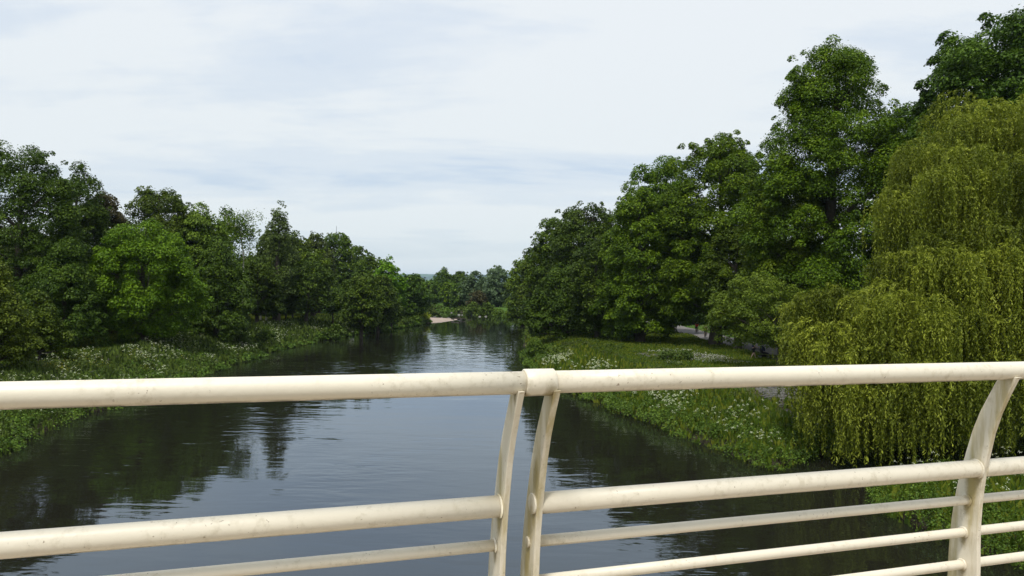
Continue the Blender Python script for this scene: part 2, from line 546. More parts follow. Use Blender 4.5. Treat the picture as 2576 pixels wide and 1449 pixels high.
bar_o = [(-20.5, 163), (-18.8, 166), (-17.2, 169), (-15.6, 174), (-14.0, 181), (-12.9, 188), (-13.2, 192), (-15, 192.5), (-17.5, 193), (-20.5, 197), (-24, 199), (-24, 170)]
bar = link('gravel_bar', blob_mesh(0, 0, densify([*bar_o, bar_o[0]], 1.5, 0.15, 2)[:-1], 0.62), simple('pink_sand', (0.31, 0.245, 0.20), 0.95, 0.18, 0.8, bump=0.05))
tag(bar, 'pinkish sand and gravel bar at the river bend', kind='structure')

# ------------------------------------------------------------------ trees
ENV = {
    'round':  ([0, .08, .25, .5, .75, .9, 1], [.35, .70, .95, 1, .85, .55, .12]),
    'lime':   ([0, .06, .18, .38, .6, .8, .92, 1], [.55, .88, 1, 1, .92, .76, .58, .30]),
    'broad':  ([0, .08, .3, .55, .8, .93, 1], [.45, .80, 1, 1, .86, .55, .15]),
    'tall':   ([0, .1, .25, .40, .55, .73, .86, .95, 1], [.80, 1, 1, 1, .90, .72, .50, .28, .12]),
    'poplar': ([0, .15, .4, .7, .9, 1], [.5, .9, 1, .85, .5, .1]),
    'skirt':  ([0, .1, .4, .7, 1], [.9, 1, .92, .65, .15]),
}
AREA_K = 3.3
def crown_arrays(Rad, z0, z1, env, leaf, kfill=1.0, puff=None, cap=90000, seed=0, depth=0.9, droop=0.35, flat=0.62, upness=0.7, inner=0.45):
    r = np.random.default_rng(seed)
    ts, rs = ENV[env]
    H = z1 - z0
    pr = puff or max(0.45, min(1.5, 0.048 * (Rad + H * 0.5) + 0.38))
    area = 2 * math.pi * Rad * 0.75 * H
    n_out = int(1.15 * area / (math.pi * pr * pr * 0.62)) + 12
    n_in = int(n_out * inner)
    # outer puffs
    t = r.random(n_out * 3)
    keep = r.random(n_out * 3) < np.interp(t, ts, rs) + 0.15
    t = t[keep][:n_out]
    n_o = len(t)
    th = r.random(n_o) * 2 * np.pi
    ph1, ph2 = r.random(2) * 6.28
    ph3, ph4 = r.random(2) * 6.28
    lob = 1 + 0.15 * np.sin(3 * th + ph1 + 3.2 * t) + 0.10 * np.sin(5 * th + ph2 - 7 * t) + 0.06 * np.sin(11 * t + ph3 + 2 * th) + 0.03 * np.sin(23 * t + ph4)
    jut = 1 + 0.22 * (r.random(n_o) < 0.16) * r.random(n_o)
    rad = np.interp(t, ts, rs) * Rad * lob * jut * (0.70 + 0.28 * r.random(n_o) ** 0.6)
    rad = np.maximum(rad - pr * 0.55, 0.05 * Rad)
    cx, cy, cz = np.cos(th) * rad, np.sin(th) * rad * depth, z0 + pr * 0.4 + t * (H - pr * 0.9) + r.normal(0, .035, n_o) * H * (t > .75)
    # small sprigs that break the outline
    n_s = int(n_o * 0.75)
    js = r.integers(0, n_o, n_s)
    ths = th[js] + r.normal(0, .10, n_s)
    ts_ = np.clip(t[js] + r.normal(0, .05, n_s), .05, 1)
    sr = (rad[js] + pr * (.50 + .38 * r.random(n_s)))
    sx, sy = np.cos(ths) * sr, np.sin(ths) * sr * depth
    szz = z0 + pr * .4 + ts_ * (H - pr * .9) + pr * r.uniform(.05, .55, n_s)
    # inner puffs
    ti = 0.08 + 0.85 * r.random(n_in)
    thi = r.random(n_in) * 2 * np.pi
    ri = np.interp(ti, ts, rs) * Rad * 0.62 * np.sqrt(r.random(n_in))
    cx = np.concatenate([cx, sx, np.cos(thi) * ri]); cy = np.concatenate([cy, sy, np.sin(thi) * ri * depth]); cz = np.concatenate([cz, szz, z0 + ti * H])
    cen = np.stack([cx, cy, cz], 1)
    n = len(cen)
    prs = pr * (0.45 + 0.95 * r.random(n) ** 1.3)
    prs[n_o:n_o + n_s] = pr * (.22 + .25 * r.random(n_s))
    la = 0.40 * leaf * leaf
    tot = int(min(cap, AREA_K * kfill * area * 1.25 / la))
    wgt = prs ** 2
    wgt[n_o:n_o + n_s] *= 1.5
    wgt[n_o + n_s:] *= 0.55
    cnt = np.maximum(3, (tot * wgt / wgt.sum())).astype(int)
    k = np.repeat(np.arange(n), cnt)
    m = len(k)
    out = cen[k] * np.array([1, 1, 0]); out = nrm(out + 1e-6)
    d = nrm(r.normal(size=(m, 3)) + out * 0.55 + np.array([0, 0, 0.45]))
    shell = (0.55 + 0.5 * r.random((m, 1)) ** 0.7)
    off = d * shell * prs[k][:, None]
    hor = np.hypot(off[:, 0], off[:, 1])
    off[:, 2] = off[:, 2] * flat - droop * hor * hor / prs[k]
    # ragged tips: some leaves strung farther out
    rag = r.random(m) < 0.09
    off[rag] *= (1.0 + 0.35 * r.random((rag.sum(), 1)))
    pos = cen[k] + off
    nor = d * 0.8 + np.array([0, 0, upness]) + r.normal(size=(m, 3)) * 0.50
    axis = out * 0.6 + np.array([0, 0, -0.9]) + r.normal(size=(m, 3)) * 0.6
    sz = leaf * (0.65 + 0.7 * r.random(m))
    v, f = leaves(pos, nor, sz, 0.66, 0.10, axis, r)
    ptint = r.random(n)
    tint = np.clip(0.5 * r.random(m) + 0.30 * ptint[k] + 0.10 + 0.10 * (pos[:, 2] - z0) / H, 0, 1)
    return v, f, tint, cen[:n_o], prs[:n_o]
def limb_paths(cen, trunk_h, top, tr, r, nl=22, bend=0.0):
    paths = []
    hz = np.linspace(0, 1, 9)
    tx = 0.25 * tr * np.sin(hz * 4 + r.random() * 6) * 2 + bend * hz ** 2
    ty = 0.25 * tr * np.cos(hz * 3 + r.random() * 6) * 2
    tx -= tx[0]; ty -= ty[0]
    tz = hz * top
    rad = tr * (1 - 0.86 * hz)
    rad[0] *= 1.35
    paths.append((np.stack([tx, ty, tz - 0.25 * (hz == 0)], 1), rad))
    sel = r.choice(len(cen), min(nl, len(cen)), replace=False)
    for i in sel:
        c = cen[i]
        zb = min(max(trunk_h * 0.8, c[2] - 0.55 * math.hypot(c[0], c[1]) - 0.6), top * 0.9)
        f_ = zb / top
        bx, by = np.interp(f_, hz, tx), np.interp(f_, hz, ty)
        p0 = np.array([bx, by, zb]); p2 = c
        p1 = (p0 + p2) / 2 + np.array([0, 0, 0.12 * np.linalg.norm(p2 - p0)]) + r.normal(size=3) * 0.15
        s = np.linspace(0, 1, 6)[:, None]
        pts = (1 - s) ** 2 * p0 + 2 * s * (1 - s) * p1 + s ** 2 * p2
        r0 = tr * (1 - 0.8 * f_) * 0.42
        paths.append((pts, r0 * (1 - 0.85 * s[:, 0]) + 0.012))
    return paths
TREES = []
def tree(vx0, vx1, vtop, vbot, Y, env, mat, name, label, group=None, cat='tree', leaf=None, kfill=1.0, tr=None,
         bark_m=None, seed=None, tx=0.0, cap=90000, base=None, nl=22, bend=0.0, **kw):
    vc = (vx0 + vx1) / 2
    X = P(vc, (vtop + vbot) / 2, Y)[0]
    Rad = (vx1 - vx0) / 2 / V * Y / F
    bz = gz(X, Y) if base is None else base
    z1 = P(vc, vtop, Y)[2] - bz
    z0 = max(P(vc, vbot, Y)[2] - bz, 0.25)
    seed = seed if seed is not None else len(TREES) + 11
    leaf = leaf or max(0.16, 0.0027 * Y)
    v, f, tint, cen, prs = crown_arrays(Rad, z0, z1, env, leaf, kfill, seed=seed, cap=cap, **kw)
    v = v - [tx, 0, 0]
    cen = cen - [tx, 0, 0]
    root = empty(name, (X + tx, Y, bz))
    tag(root, label, cat, group)
    link('crown', mesh_np('crown', v, f, tint), LM[mat], root)
    r = np.random.default_rng(seed + 900)
    tr = tr or max(0.12, 0.020 * z1 + 0.03 * Rad)
    pths = limb_paths(cen, z0 + 0.5, z1 * 0.93, tr, r, nl, bend)
    tv, tf = tubes(pths, 7)
    link('trunk', mesh_np('trunk', tv, tf, smooth=True), bark_m or bark, root)
    TREES.append(root)
    return root

# ---- right bank, far to near
GR = 'large trees along the right bank'
tree(1272, 1362, 648, 815, 165, 'broad', 'yellow', 'lime_tree', 'yellow-green tree closing the far end of the right bank row', GR)
tree(1310, 1400, 615, 830, 140, 'broad', 'mid', 'lime_tree', 'mid green tree just behind the dark tree at the far end of the right bank', GR)
tree(1326, 1480, 548, 830, 122, 'broad', 'mid', 'broadleaf_tree', 'rounded green tree overhanging the water at the end of the right row', GR)
tree(1372, 1592, 510, 830, 110, 'broad', 'dark', 'broadleaf_tree', 'dark green domed tree left of the lime trees on the right bank', GR, depth=0.8)
tree(1318, 1500, 665, 872, 100, 'skirt', 'dark', 'broadleaf_tree', 'low dark tree whose branches sweep down to the river on the right bank', GR, cap=70000)
tree(1430, 1580, 600, 872, 94, 'broad', 'dark', 'broadleaf_tree', 'dark tree with a thin trunk above the grassy point on the right', GR)
tree(1560, 1765, 392, 800, 108, 'lime', 'lime', 'lime_tree', 'lime tree with a pointed top behind the yellowish lime on the right bank', GR)
tree(1508, 1720, 470, 868, 88, 'lime', 'lime', 'lime_tree', 'yellowish lime tree with foliage down to the grass beside the river', GR)
tree(1655, 1955, 338, 826, 86, 'lime', 'lime', 'lime_tree', 'broad round-topped lime tree left of the tallest tree', GR, cap=150000, kfill=1.15, inner=.55)
tree(1760, 1960, 560, 822, 80, 'round', 'mid', 'broadleaf_tree', 'dark lower tree filling the gap beneath the limes on the right bank', GR)
tree(1860, 2110, 400, 830, 72, 'lime', 'lime', 'lime_tree', 'lime tree in front of the foot of the tallest tree', GR, cap=90000)
tree(1885, 2320, 95, 860, 70, 'tall', 'lime', 'lime_tree', 'tallest tree of the right bank with a narrow pointed crown against the sky', GR, cap=250000, kfill=1.15, inner=0.55)
tree(2170, 2460, 262, 800, 76, 'broad', 'mid', 'broadleaf_tree', 'green tree between the tallest tree and the willow', GR)
tree(2280, 2860, 25, 800, 64, 'broad', 'dark', 'broadleaf_tree', 'huge dark tree rising above the willow at the right edge', GR, leaf=.25, cap=300000, inner=0.8, kfill=1.7)
tree(1788, 2015, 682, 872, 62, 'broad', 'yellow', 'young_tree', 'small light green tree with low open branches in front of the path', GR, leaf=0.16, kfill=0.62, cap=60000, tr=0.17, inner=0.35, puff=.6, flat=.5, tx=1.9)

# ---- left bank, far to near
GL = 'trees along the left bank'
tree(985, 1078, 690, 800, 162, 'broad', 'dark', 'broadleaf_tree', 'dark tree at the far end of the left bank above the yellow bush', GL)
tree(930, 1018, 655, 800, 150, 'round', 'bright', 'broadleaf_tree', 'bright yellow-green tree near the far end of the left row', GL)
tree(880, 985, 645, 800, 160, 'broad', 'mid', 'broadleaf_tree', 'green tree below the right end of the big domed trees on the left', GL)
tree(845, 932, 610, 790, 185, 'broad', 'mid', 'broadleaf_tree', 'right-hand slope of the big domed trees on the left bank', GL)
tree(795, 898, 585, 790, 178, 'broad', 'mid', 'broadleaf_tree', 'highest domed tree under the grey mast on the left', GL)
tree(752, 838, 583, 790, 165, 'round', 'olive', 'broadleaf_tree', 'olive tinted round tree just left of the mast', GL)
tree(960, 1010, 715, 815, 140, 'round', 'mid', 'broadleaf_tree', 'narrow green tree by the water left of the dark far tree', GL)
tree(856, 962, 688, 832, 116, 'round', 'mid', 'broadleaf_tree', 'round green tree standing by the water right of the bright lawn patch', GL)
tree(905, 1000, 690, 820, 130, 'broad', 'dark', 'broadleaf_tree', 'dark tree just behind the round green waterside tree', GL)
tree(690, 790, 588, 800, 150, 'broad', 'mid', 'broadleaf_tree', 'mid green tree behind and right of the tall thin poplar', GL)
tree(740, 835, 625, 780, 135, 'broad', 'lime', 'broadleaf_tree', 'light green tree behind the trunks at the middle of the left bank', GL)
tree(668, 736, 515, 780, 112, 'poplar', 'olive', 'poplar_tree', 'tall thin poplar poking above the other left bank trees', GL, kfill=0.55, puff=0.8, inner=0.15, leaf=0.27)
tree(625, 765, 572, 790, 122, 'broad', 'olive', 'broadleaf_tree', 'olive green tree around the foot of the tall poplar', GL)
tree(700, 840, 655, 786, 117, 'round', 'dark', 'broadleaf_tree', 'dark tree with bare lower trunk beside the lawn on the left bank', GL)
tree(585, 712, 650, 798, 108, 'broad', 'dark', 'broadleaf_tree', 'blackish green tree left of the white trunks', GL)
tree(425, 570, 518, 800, 92, 'broad', 'yellow', 'broadleaf_tree', 'yellowish green tree behind and right of the bright green round tree', GL)
tree(518, 610, 520, 800, 112, 'round', 'mid', 'broadleaf_tree', 'loose leafy tree between the yellowish tree and the birch', GL, kfill=0.5)
tree(285, 500, 470, 800, 92, 'broad', 'mid', 'broadleaf_tree', 'dark crowned tree rising behind the bright green round tree', GL)
tree(455, 640, 600, 852, 86, 'skirt', 'dark', 'broadleaf_tree', 'dark layered tree with branches sweeping low right of the bright round tree', GL, cap=80000)
tree(195, 330, 490, 850, 86, 'broad', 'brown', 'broadleaf_tree', 'brownish tinted tree between the tall left tree and the bright green one', GL)
tree(130, 275, 415, 850, 82, 'broad', 'dark', 'broadleaf_tree', 'dark tree with a ragged top second from the left edge', GL, kfill=0.8)
tree(-110, 215, 378, 880, 72, 'broad', 'dark', 'broadleaf_tree', 'tallest dark tree at the left edge of the view', GL, cap=120000, inner=0.35)
tree(60, 265, 600, 885, 68, 'skirt', 'dark', 'broadleaf_tree', 'dark lower tree leaning out beneath the tallest left tree', GL, cap=80000)
tree(238, 492, 552, 852, 74, 'round', 'bright', 'maple_tree', 'bright green round maple on the left bank', GL, cap=110000)
tree(30, 165, 735, 915, 56, 'skirt', 'mid', 'broadleaf_tree', 'low tree with long hanging leaves beside the olive bush at the left edge', GL)
tree(-90, 70, 662, 950, 50, 'skirt', 'yellow', 'broadleaf_tree', 'olive green tree cut by the left edge above the railing', GL)

# ---- trees across the far bend
GF = 'trees across the river bend'
tree(1010, 1105, 697, 785, 300, 'broad', 'dark', 'broadleaf_tree', 'flat-topped dark tree at the left of the trees across the bend', GF)
tree(1082, 1150, 678, 780, 290, 'round', 'dark', 'broadleaf_tree', 'domed dark tree standing highest across the bend', GF)
tree(1128, 1185, 682, 780, 285, 'round', 'dark', 'broadleaf_tree', 'small dark dome just right of the highest dome across the bend', GF)
tree(1040, 1120, 705, 788, 272, 'broad', 'mid', 'broadleaf_tree', 'green tree beneath the flat-topped dark tree across the bend', GF)
tree(1108, 1152, 705, 785, 262, 'round', 'lime', 'broadleaf_tree', 'light green tree in the middle of the trees across the bend', GF)
tree(1130, 1185, 712, 790, 255, 'broad', 'mid', 'broadleaf_tree', 'mid green tree left of the silvery pair across the bend', GF)
tree(1160, 1228, 684, 790, 250, 'round', 'silver', 'white_willow', 'left and lower one of the two silvery grey trees across the bend', GF)
tree(1212, 1290, 668, 795, 240, 'round', 'silver', 'white_willow', 'right and taller one of the two silvery grey trees across the bend', GF)
tree(1180, 1228, 730, 775, 236, 'round', 'brown', 'copper_tree', 'small brown leaved tree between the two silvery trees', GF)

# ---- dark wood behind both banks, copies of a few trees
def wood(spots, src, label, group, sc=(0.75, 1.0)):
    for (x, y) in spots:
        o = copy_tree(random.choice(src))
        z = gz(x, y)
        s = random.uniform(*sc)
        o.location = (x, y, z)
        o.scale = (s * 1.1, s * 1.1, s)
        o.rotation_euler = (0, 0, random.uniform(0, 6.28))
        o['label'] = label
        o['group'] = group
        for k in ('category',):
            o[k] = 'tree'
        o.name = 'woodland_tree'
byl = {o['label']: o for o in TREES}
srcL = [byl['olive green tree around the foot of the tall poplar'], byl['dark tree with bare lower trunk beside the lawn on the left bank'], byl['blackish green tree left of the white trunks']]
spL = [(-50, 96), (-60, 90), (-70, 84), (-58, 112), (-48, 122), (-42, 138), (-54, 134), (-66, 104), (-52, 150), (-40, 160), (-36, 176), (-46, 172),
       (-62, 76), (-70, 68), (-60, 128), (-72, 120), (-38, 196), (-50, 196), (-64, 150)]
wood(spL, srcL, 'one of the dark trees in the shaded wood behind the left bank', 'trees in the wood behind the left bank')
srcR = [byl['dark green domed tree left of the lime trees on the right bank'], byl['dark tree with a thin trunk above the grassy point on the right'], byl['dark lower tree filling the gap beneath the limes on the right bank']]
spR = [(36, 88), (35, 104), (34, 122), (33, 140), (22, 150), (24, 165), (16, 178), (15, 192), (28, 185), (40, 76), (44, 64), (48, 52), (46, 96), (44, 114), (40, 134), (38, 40), (50, 40), (52, 70),
       (13, 132), (18, 118), (20, 135)]
wood(spR, srcR, 'one of the dark trees in the shaded wood behind the right bank path', 'trees in the wood behind the right bank', (0.7, 0.95))
srcF = [byl['flat-topped dark tree at the left of the trees across the bend'], byl['mid green tree left of the silvery pair across the bend']]
spF = [(-30, 330), (-44, 340), (-60, 335), (-18, 320), (-6, 300), (6, 285), (12, 262), (10, 240), (14, 224), (20, 210), (-72, 330), (4, 262), (-60, 240), (-70, 262), (-48, 225), (-42, 250), (-38, 215), (-84, 335)]
wood(spF, srcF, 'one of the dark trees of the far wood beyond the river bend', 'trees of the far wood', (0.75, 0.98))

# ---- birch with a white trunk and bare curling limbs
def birch():
    Y = 100
    X, _, _ = P(610, 700, Y)
    bz = gz(X, Y)
    root = tag(empty('birch_tree', (X, Y, bz)), 'thin birch with a pale bare trunk and wispy top against the sky', 'tree', GL)
    r = np.random.default_rng(5)
    def loc(vx, vy, dy=0.0):
        p = P(vx, vy, Y + dy)
        return np.array([p[0] - X, p[1] - Y, p[2] - bz])
    def curve(pts, r0, r1):
        pts = np.array(pts); s = np.linspace(0, 1, len(pts)); q = np.linspace(0, 1, len(pts) * 3)
        return (np.stack([np.interp(q, s, pts[:, i]) for i in range(3)], 1) + r.normal(0, .02, (len(q), 3)), np.linspace(r0, r1, len(q)))
    paths = [curve([(0, 0, -.2), loc(612, 780), loc(611, 700), loc(613, 640), loc(607, 600), loc(605, 575), loc(590, 552)], .16, .04),
             curve([loc(607, 600), loc(620, 570, .6), loc(628, 548, 1)], .06, .02),
             curve([loc(611, 700), loc(595, 670, -.8), loc(580, 640, -1)], .06, .02),
             curve([loc(600, 570), loc(580, 570, .5), loc(568, 556, 1), loc(572, 545, 1.2)], .05, .015),
             curve([loc(613, 655), loc(628, 625, .6), loc(630, 590, .8)], .05, .015),
             curve([loc(608, 720), loc(585, 690, 1), loc(565, 655, 1.5), loc(548, 640, 1.8)], .06, .015)]
    tips = []
    for pts, rad in paths[1:] + [(paths[0][0][-6:], 0)]:
        for _ in range(9):
            i = r.integers(len(pts) // 3, len(pts))
            tips.append(pts[i] + r.normal(0, .55, 3))
    for _ in range(26):
        tips.append(loc(r.uniform(562, 635), r.uniform(540, 600), r.uniform(-1.5, 1.5)))
    tips = np.array(tips)
    for tp in tips[::2]:
        j = min(paths[:6], key=lambda q: np.min(np.linalg.norm(q[0] - tp, axis=1)))
        k = np.argmin(np.linalg.norm(j[0] - tp, axis=1))
        paths.append((np.array([j[0][k], (j[0][k] + tp) / 2 + [0, 0, .15], tp]), np.array([.022, .016, .010])))
    tv, tf = tubes(paths, 6)
    link('trunk', mesh_np('trunk', tv, tf, smooth=True), birch_bark, root)
    k = np.repeat(np.arange(len(tips)), 75)
    off = r.normal(0, .38, (len(k), 3)); off[:, 2] -= np.abs(r.normal(0, .4, len(k)))
    v, f = leaves(tips[k] + off, r.normal(size=(len(k), 3)) + [0, 0, .5], 0.17 + .08 * r.random(len(k)), .6, .1, None, r)
    link('crown', mesh_np('crown', v, f, np.clip(r.random(len(k)), 0, 1)), LM['lime'], root)
birch()
# pale stems standing among the dark trees of the left bank
for q, (vx, vy, hh, mt) in enumerate(((655, 812, 5.5, birch_bark), (668, 812, 6.0, birch_bark), (716, 808, 4.5, bark), (790, 806, 4.0, bark), (735, 812, 5.0, bark), (835, 812, 4.5, bark))):
    Yq = 6.1 * F / (vy / V - (288 + (vx / V - 512) * .0173))
    x, y, _ = P(vx, vy, Yq)
    bz = gz(x, y)
    lab = ['left one of the two whitish leaning trunks below the poplar', 'right one of the two whitish leaning trunks below the poplar', 'thin dark tree stem just right of the whitish trunks',
           'dark tree stem beside the bright lawn patch', 'dark tree stem in the middle of the shaded lawn', 'rightmost thin dark stem before the bright lawn patch'][q]
    root = tag(empty('slender_tree', (x, y, bz)), lab, 'tree', 'thin stems standing on the left lawn')
    hz = np.linspace(0, 1, 6)
    ln = random.uniform(-.5, .7)
    tv, tf = tubes([(np.stack([ln * hz + .08 * np.sin(hz * 7), 0 * hz, hz * hh - .1], 1), .17 * (1 - .5 * hz))], 7)
    link('trunk', mesh_np('trunk', tv, tf, smooth=True), mt, root)
    v, f, tint, _, _ = crown_arrays(1.8, hh * .55, hh + 2.2, 'round', .30, .8, seed=300 + q, cap=5000)
    link('crown', mesh_np('crown', v + [ln * .8, 0, 0], f, tint), LM['dark'], root)

# ---- weeping willow by the right bank
def willow():
    r = np.random.default_rng(21)
    X0, Y0 = 26.0, 45.5
    bz = gz(X0, Y0)
    root = tag(empty('weeping_willow', (X0, Y0, bz)), 'large yellow-green weeping willow trailing over the right bank', 'tree')
    fount = []
    # (vx, vy, Y, radius, droop length)
    spec = [(2480, 300, 45, 2.6, 4.5), (2560, 330, 43, 2.6, 5), (2400, 335, 44, 2.0, 4.5), (2330, 400, 43, 1.8, 4.5), (2305, 430, 42, 1.2, 4.0), (2262, 470, 41.5, 0.6, 3.0), (2450, 400, 40, 2.2, 5), (2540, 430, 39, 2.4, 5.5), (2370, 470, 39.5, 2.0, 5), (2285, 520, 40, 1.3, 4.5), (2620, 380, 42, 2.5, 5.5), (2680, 480, 40, 2.5, 6),
            (2330, 600, 38.5, 1.5, 3.5), (2450, 590, 38, 2.0, 4.5), (2560, 600, 37, 2.0, 5), (2262, 665, 38.5, 1.0, 3.2), (2330, 670, 36.8, 1.8, 4.5), (2400, 690, 36.5, 1.8, 5), (2215, 720, 38, .8, 2.6),
            (2120, 745, 38, 1.1, 3.0), (2055, 755, 38, 0.9, 3.5), (2010, 765, 38.2, 0.7, 3.6), (2160, 780, 37, 1.3, 4.0), (2250, 760, 36, 1.6, 5), (2330, 800, 35, 1.6, 5), (2420, 800, 35, 1.6, 5.2), (2520, 680, 36, 1.7, 5), (2590, 660, 35.5, 1.6, 5.5), (2640, 760, 35.5, 1.8, 6),
            (2070, 840, 36.8, 1.2, 4.2), (2010, 860, 37, 0.8, 3.8), (2150, 880, 36, 1.3, 4.4), (2240, 900, 35, 1.4, 4.2), (2330, 930, 34.5, 1.4, 3.6), (2430, 930, 34.5, 1.4, 3.6), (2530, 880, 35, 1.5, 4.0), (2600, 860, 35.5, 1.6, 4.0),
            (2100, 960, 35.5, 1.1, 3.6), (2180, 990, 35, 1.0, 3.0), (2480, 760, 38, 2, 4), (2380, 560, 41, 2.2, 5), (2500, 540, 42, 2.4, 5), (2600, 560, 41, 2.4, 5), (2320, 780, 40, 1.8, 5), (2420, 780, 40, 2.4, 5), (2540, 800, 40, 2.4, 5), (2180, 840, 40, 2, 4.5), (2090, 820, 41, 1.6, 4.5), (2700, 700, 38, 2.4, 6), (2760, 560, 40, 2.6, 6)]
    pos, tan, tt, sz = [], [], [], []
    for (vx, vy, Y, rad, L) in spec:
        c = np.array(P(vx, vy, Y)) - [X0, Y0, bz]
        fount.append(c)
        ft = r.uniform(-.16, .32)
        for _b in range(int(6 + 4.5 * rad)):
            th0 = r.random() * 2 * math.pi
            bl = rad * r.uniform(.35, 1.35)
            rise = r.uniform(.15, .55) * bl
            st_ = c + r.normal(0, .18 * rad, 3)
            bt = ft + r.uniform(-.12, .22)
            for _ in range(int(7 + 9.5 * bl)):
                u = r.random() ** .7
                sx0 = st_ + np.array([math.cos(th0) * bl * u, math.sin(th0) * bl * u, rise * 4 * u * (1 - u) * .8 - .25 * bl * u * u])
                th = th0 + r.normal(0, .9)
                rr = r.uniform(.1, .65)
                ln = L * (r.uniform(.15, .9) if r.random() < .8 else r.uniform(.8, 1.2))
                ms = max(6, int((ln + rr) / 0.125))
                s = np.linspace(0, 1, ms)
                q = s * (rr + ln)
                hq = rr * (1 - np.exp(-q / (rr * .9)))
                zq = .25 * np.minimum(q, rr) - np.maximum(q - hq, 0)
                wv = r.normal(0, .13, 2)[:, None] * np.sin(s * r.uniform(2, 6) + r.random() * 6)[None]
                p = np.stack([sx0[0] + math.cos(th) * hq + wv[0], sx0[1] + math.sin(th) * hq + wv[1], sx0[2] + zq], 1)
                p = p[p[:, 2] + bz > 0.35]
                if len(p) < 4:
                    continue
                tg = np.gradient(p, axis=0)
                pos.append(p); tan.append(tg)
                tt.append(np.clip(.30 + bt + r.uniform(-.25, .28) + .35 * r.random(len(p)) - .12 * s[:len(p)], 0, 1))
    pos = np.concatenate(pos); tan = nrm(np.concatenate(tan)); tt = np.concatenate(tt)
    # two narrow leaves per node, hanging
    P2, A2, T2 = [], [], []
    for k in range(2):
        side = r.normal(size=pos.shape)
        ax = nrm(tan * 1.0 + nrm(side) * 0.75 + [0, 0, -.35])
        P2.append(pos + ax * .06 + r.normal(0, .03, pos.shape)); A2.append(ax); T2.append(tt)
    P2 = np.concatenate(P2); A2 = np.concatenate(A2); T2 = np.concatenate(T2)
    v, f = leaves(P2, r.normal(size=P2.shape) + [0, 0, .3], r.uniform(.13, .24, len(P2)), .27, .03, A2, r)
    link('crown', mesh_np('crown', v, f, T2), LM['willow'], root)
    top = np.array([-.5, .5, 13.0])
    paths = [(np.array([[0, 0, -.2], [.1, 0, 2], [-.2, .2, 5], [-.1, .4, 9], top]), np.array([.75, .55, .45, .3, .12]))]
    for c in fount[::1]:
        zb = max(2.0, min(c[2] - 1.2 - .35 * math.hypot(c[0], c[1]), 11))
        p0 = np.array([0, .2, zb]); p1 = (p0 + c) / 2 + [0, 0, .9]
        s = np.linspace(0, 1, 8)[:, None]
        paths.append(((1 - s) ** 2 * p0 + 2 * s * (1 - s) * p1 + s ** 2 * c, .13 * (1 - .85 * s[:, 0]) + .01))
    tv, tf = tubes(paths, 7)
    link('trunk', mesh_np('trunk', tv, tf, smooth=True), bark, root)
willow()

# ------------------------------------------------------------------ bushes near the water
def bush(vx0, vx1, vtop, vbot, Y, mat, label, name='shrub', group='shrubs along the water', **kw):
    return tree(vx0, vx1, vtop, vbot, Y, 'skirt', mat, name, label, group, cat='shrub', tr=.06, nl=8, **kw)
bush(1048, 1082, 782, 812, 168, 'gorse', 'bright yellow-green bush at the end of the left bank by the sand bar', leaf=.35)
bush(1015, 1062, 790, 822, 160, 'herb', 'green bush just left of the bright yellow bush')
bush(1050, 1105, 770, 800, 198, 'olive', 'olive green bush behind the sand bar')
bush(1092, 1150, 772, 793, 245, 'herb', 'light green bush on the far shore left of the dark gap')
bush(1168, 1215, 758, 798, 226, 'herb', 'bushy light green shrub on the far shore below the brown tree', leaf=.55)
bush(1205, 1245, 760, 796, 222, 'mid', 'darker shrub on the far shore right of the light green one')
bush(1228, 1272, 778, 803, 214, 'herb', 'low green shrub in the middle of the far right shore')
bush(1262, 1300, 780, 806, 206, 'herb', 'low green shrub near the right end of the far shore')
bush(1290, 1336, 782, 810, 198, 'herb', 'low green shrub where the far shore meets the right bank trees')
bush(650, 690, 820, 850, 92, 'dark', 'dark green shrub among the white flowers of the left bank')
bush(590, 630, 838, 862, 86, 'ivy', 'small dark shrub at the left end of the white flowers')
bush(985, 1030, 795, 830, 150, 'ivy', 'dark green shrub at the water edge below the dark far tree')
bush(935, 985, 800, 838, 135, 'herb', 'green shrub overhanging the water right of the round waterside tree')
bush(820, 870, 815, 848, 112, 'ivy', 'dark shrub by the water left of the round waterside tree')
bush(1322, 1372, 850, 915, 83, 'herb', 'leafy light green bush on the right bank point by the joint of the railing', leaf=.2)
bush(1370, 1430, 868, 925, 78, 'herb', 'second light green bush behind the point, right of the railing joint', leaf=.2)
bush(1650, 1745, 880, 904, 68, 'ivy', 'dark green bramble clump growing on the stony bank at the right', leaf=.16)

# ------------------------------------------------------------------ ground cover (nobody could count it)
def scatter(n, xr, yr, dmin, dmax, r, power=1.3):
    """random points on land, nearer ones denser in y"""
    y = yr[0] + (yr[1] - yr[0]) * r.random(n * 3) ** power
    x = xr[0] + (xr[1] - xr[0]) * r.random(n * 3)
    d = river_fast(x, y)
    k = (d > dmin) & (d < dmax)
    x, y, d = x[k][:n], y[k][:n], d[k][:n]
    return x, y, d
def clumps(x, y, hgt, rad, per, leaf, r, z=None):
    z = ground_z(x, y, river_fast(x, y)) if z is None else z
    k = np.repeat(np.arange(len(x)), per)
    m = len(k)
    th = r.random(m) * 6.28
    rr = rad[k] * np.sqrt(r.random(m))
    hh = hgt[k] * (1 - .6 * (rr / rad[k]) ** 2) * (0.25 + .75 * r.random(m) ** .6)
    pos = np.stack([x[k] + np.cos(th) * rr, y[k] + np.sin(th) * rr, np.maximum(z[k], 0.02) + hh], 1)
    nor = np.stack([np.cos(th) * .5, np.sin(th) * .5, np.full(m, .9)], 1) + r.normal(0, .5, (m, 3))
    return pos, nor, k
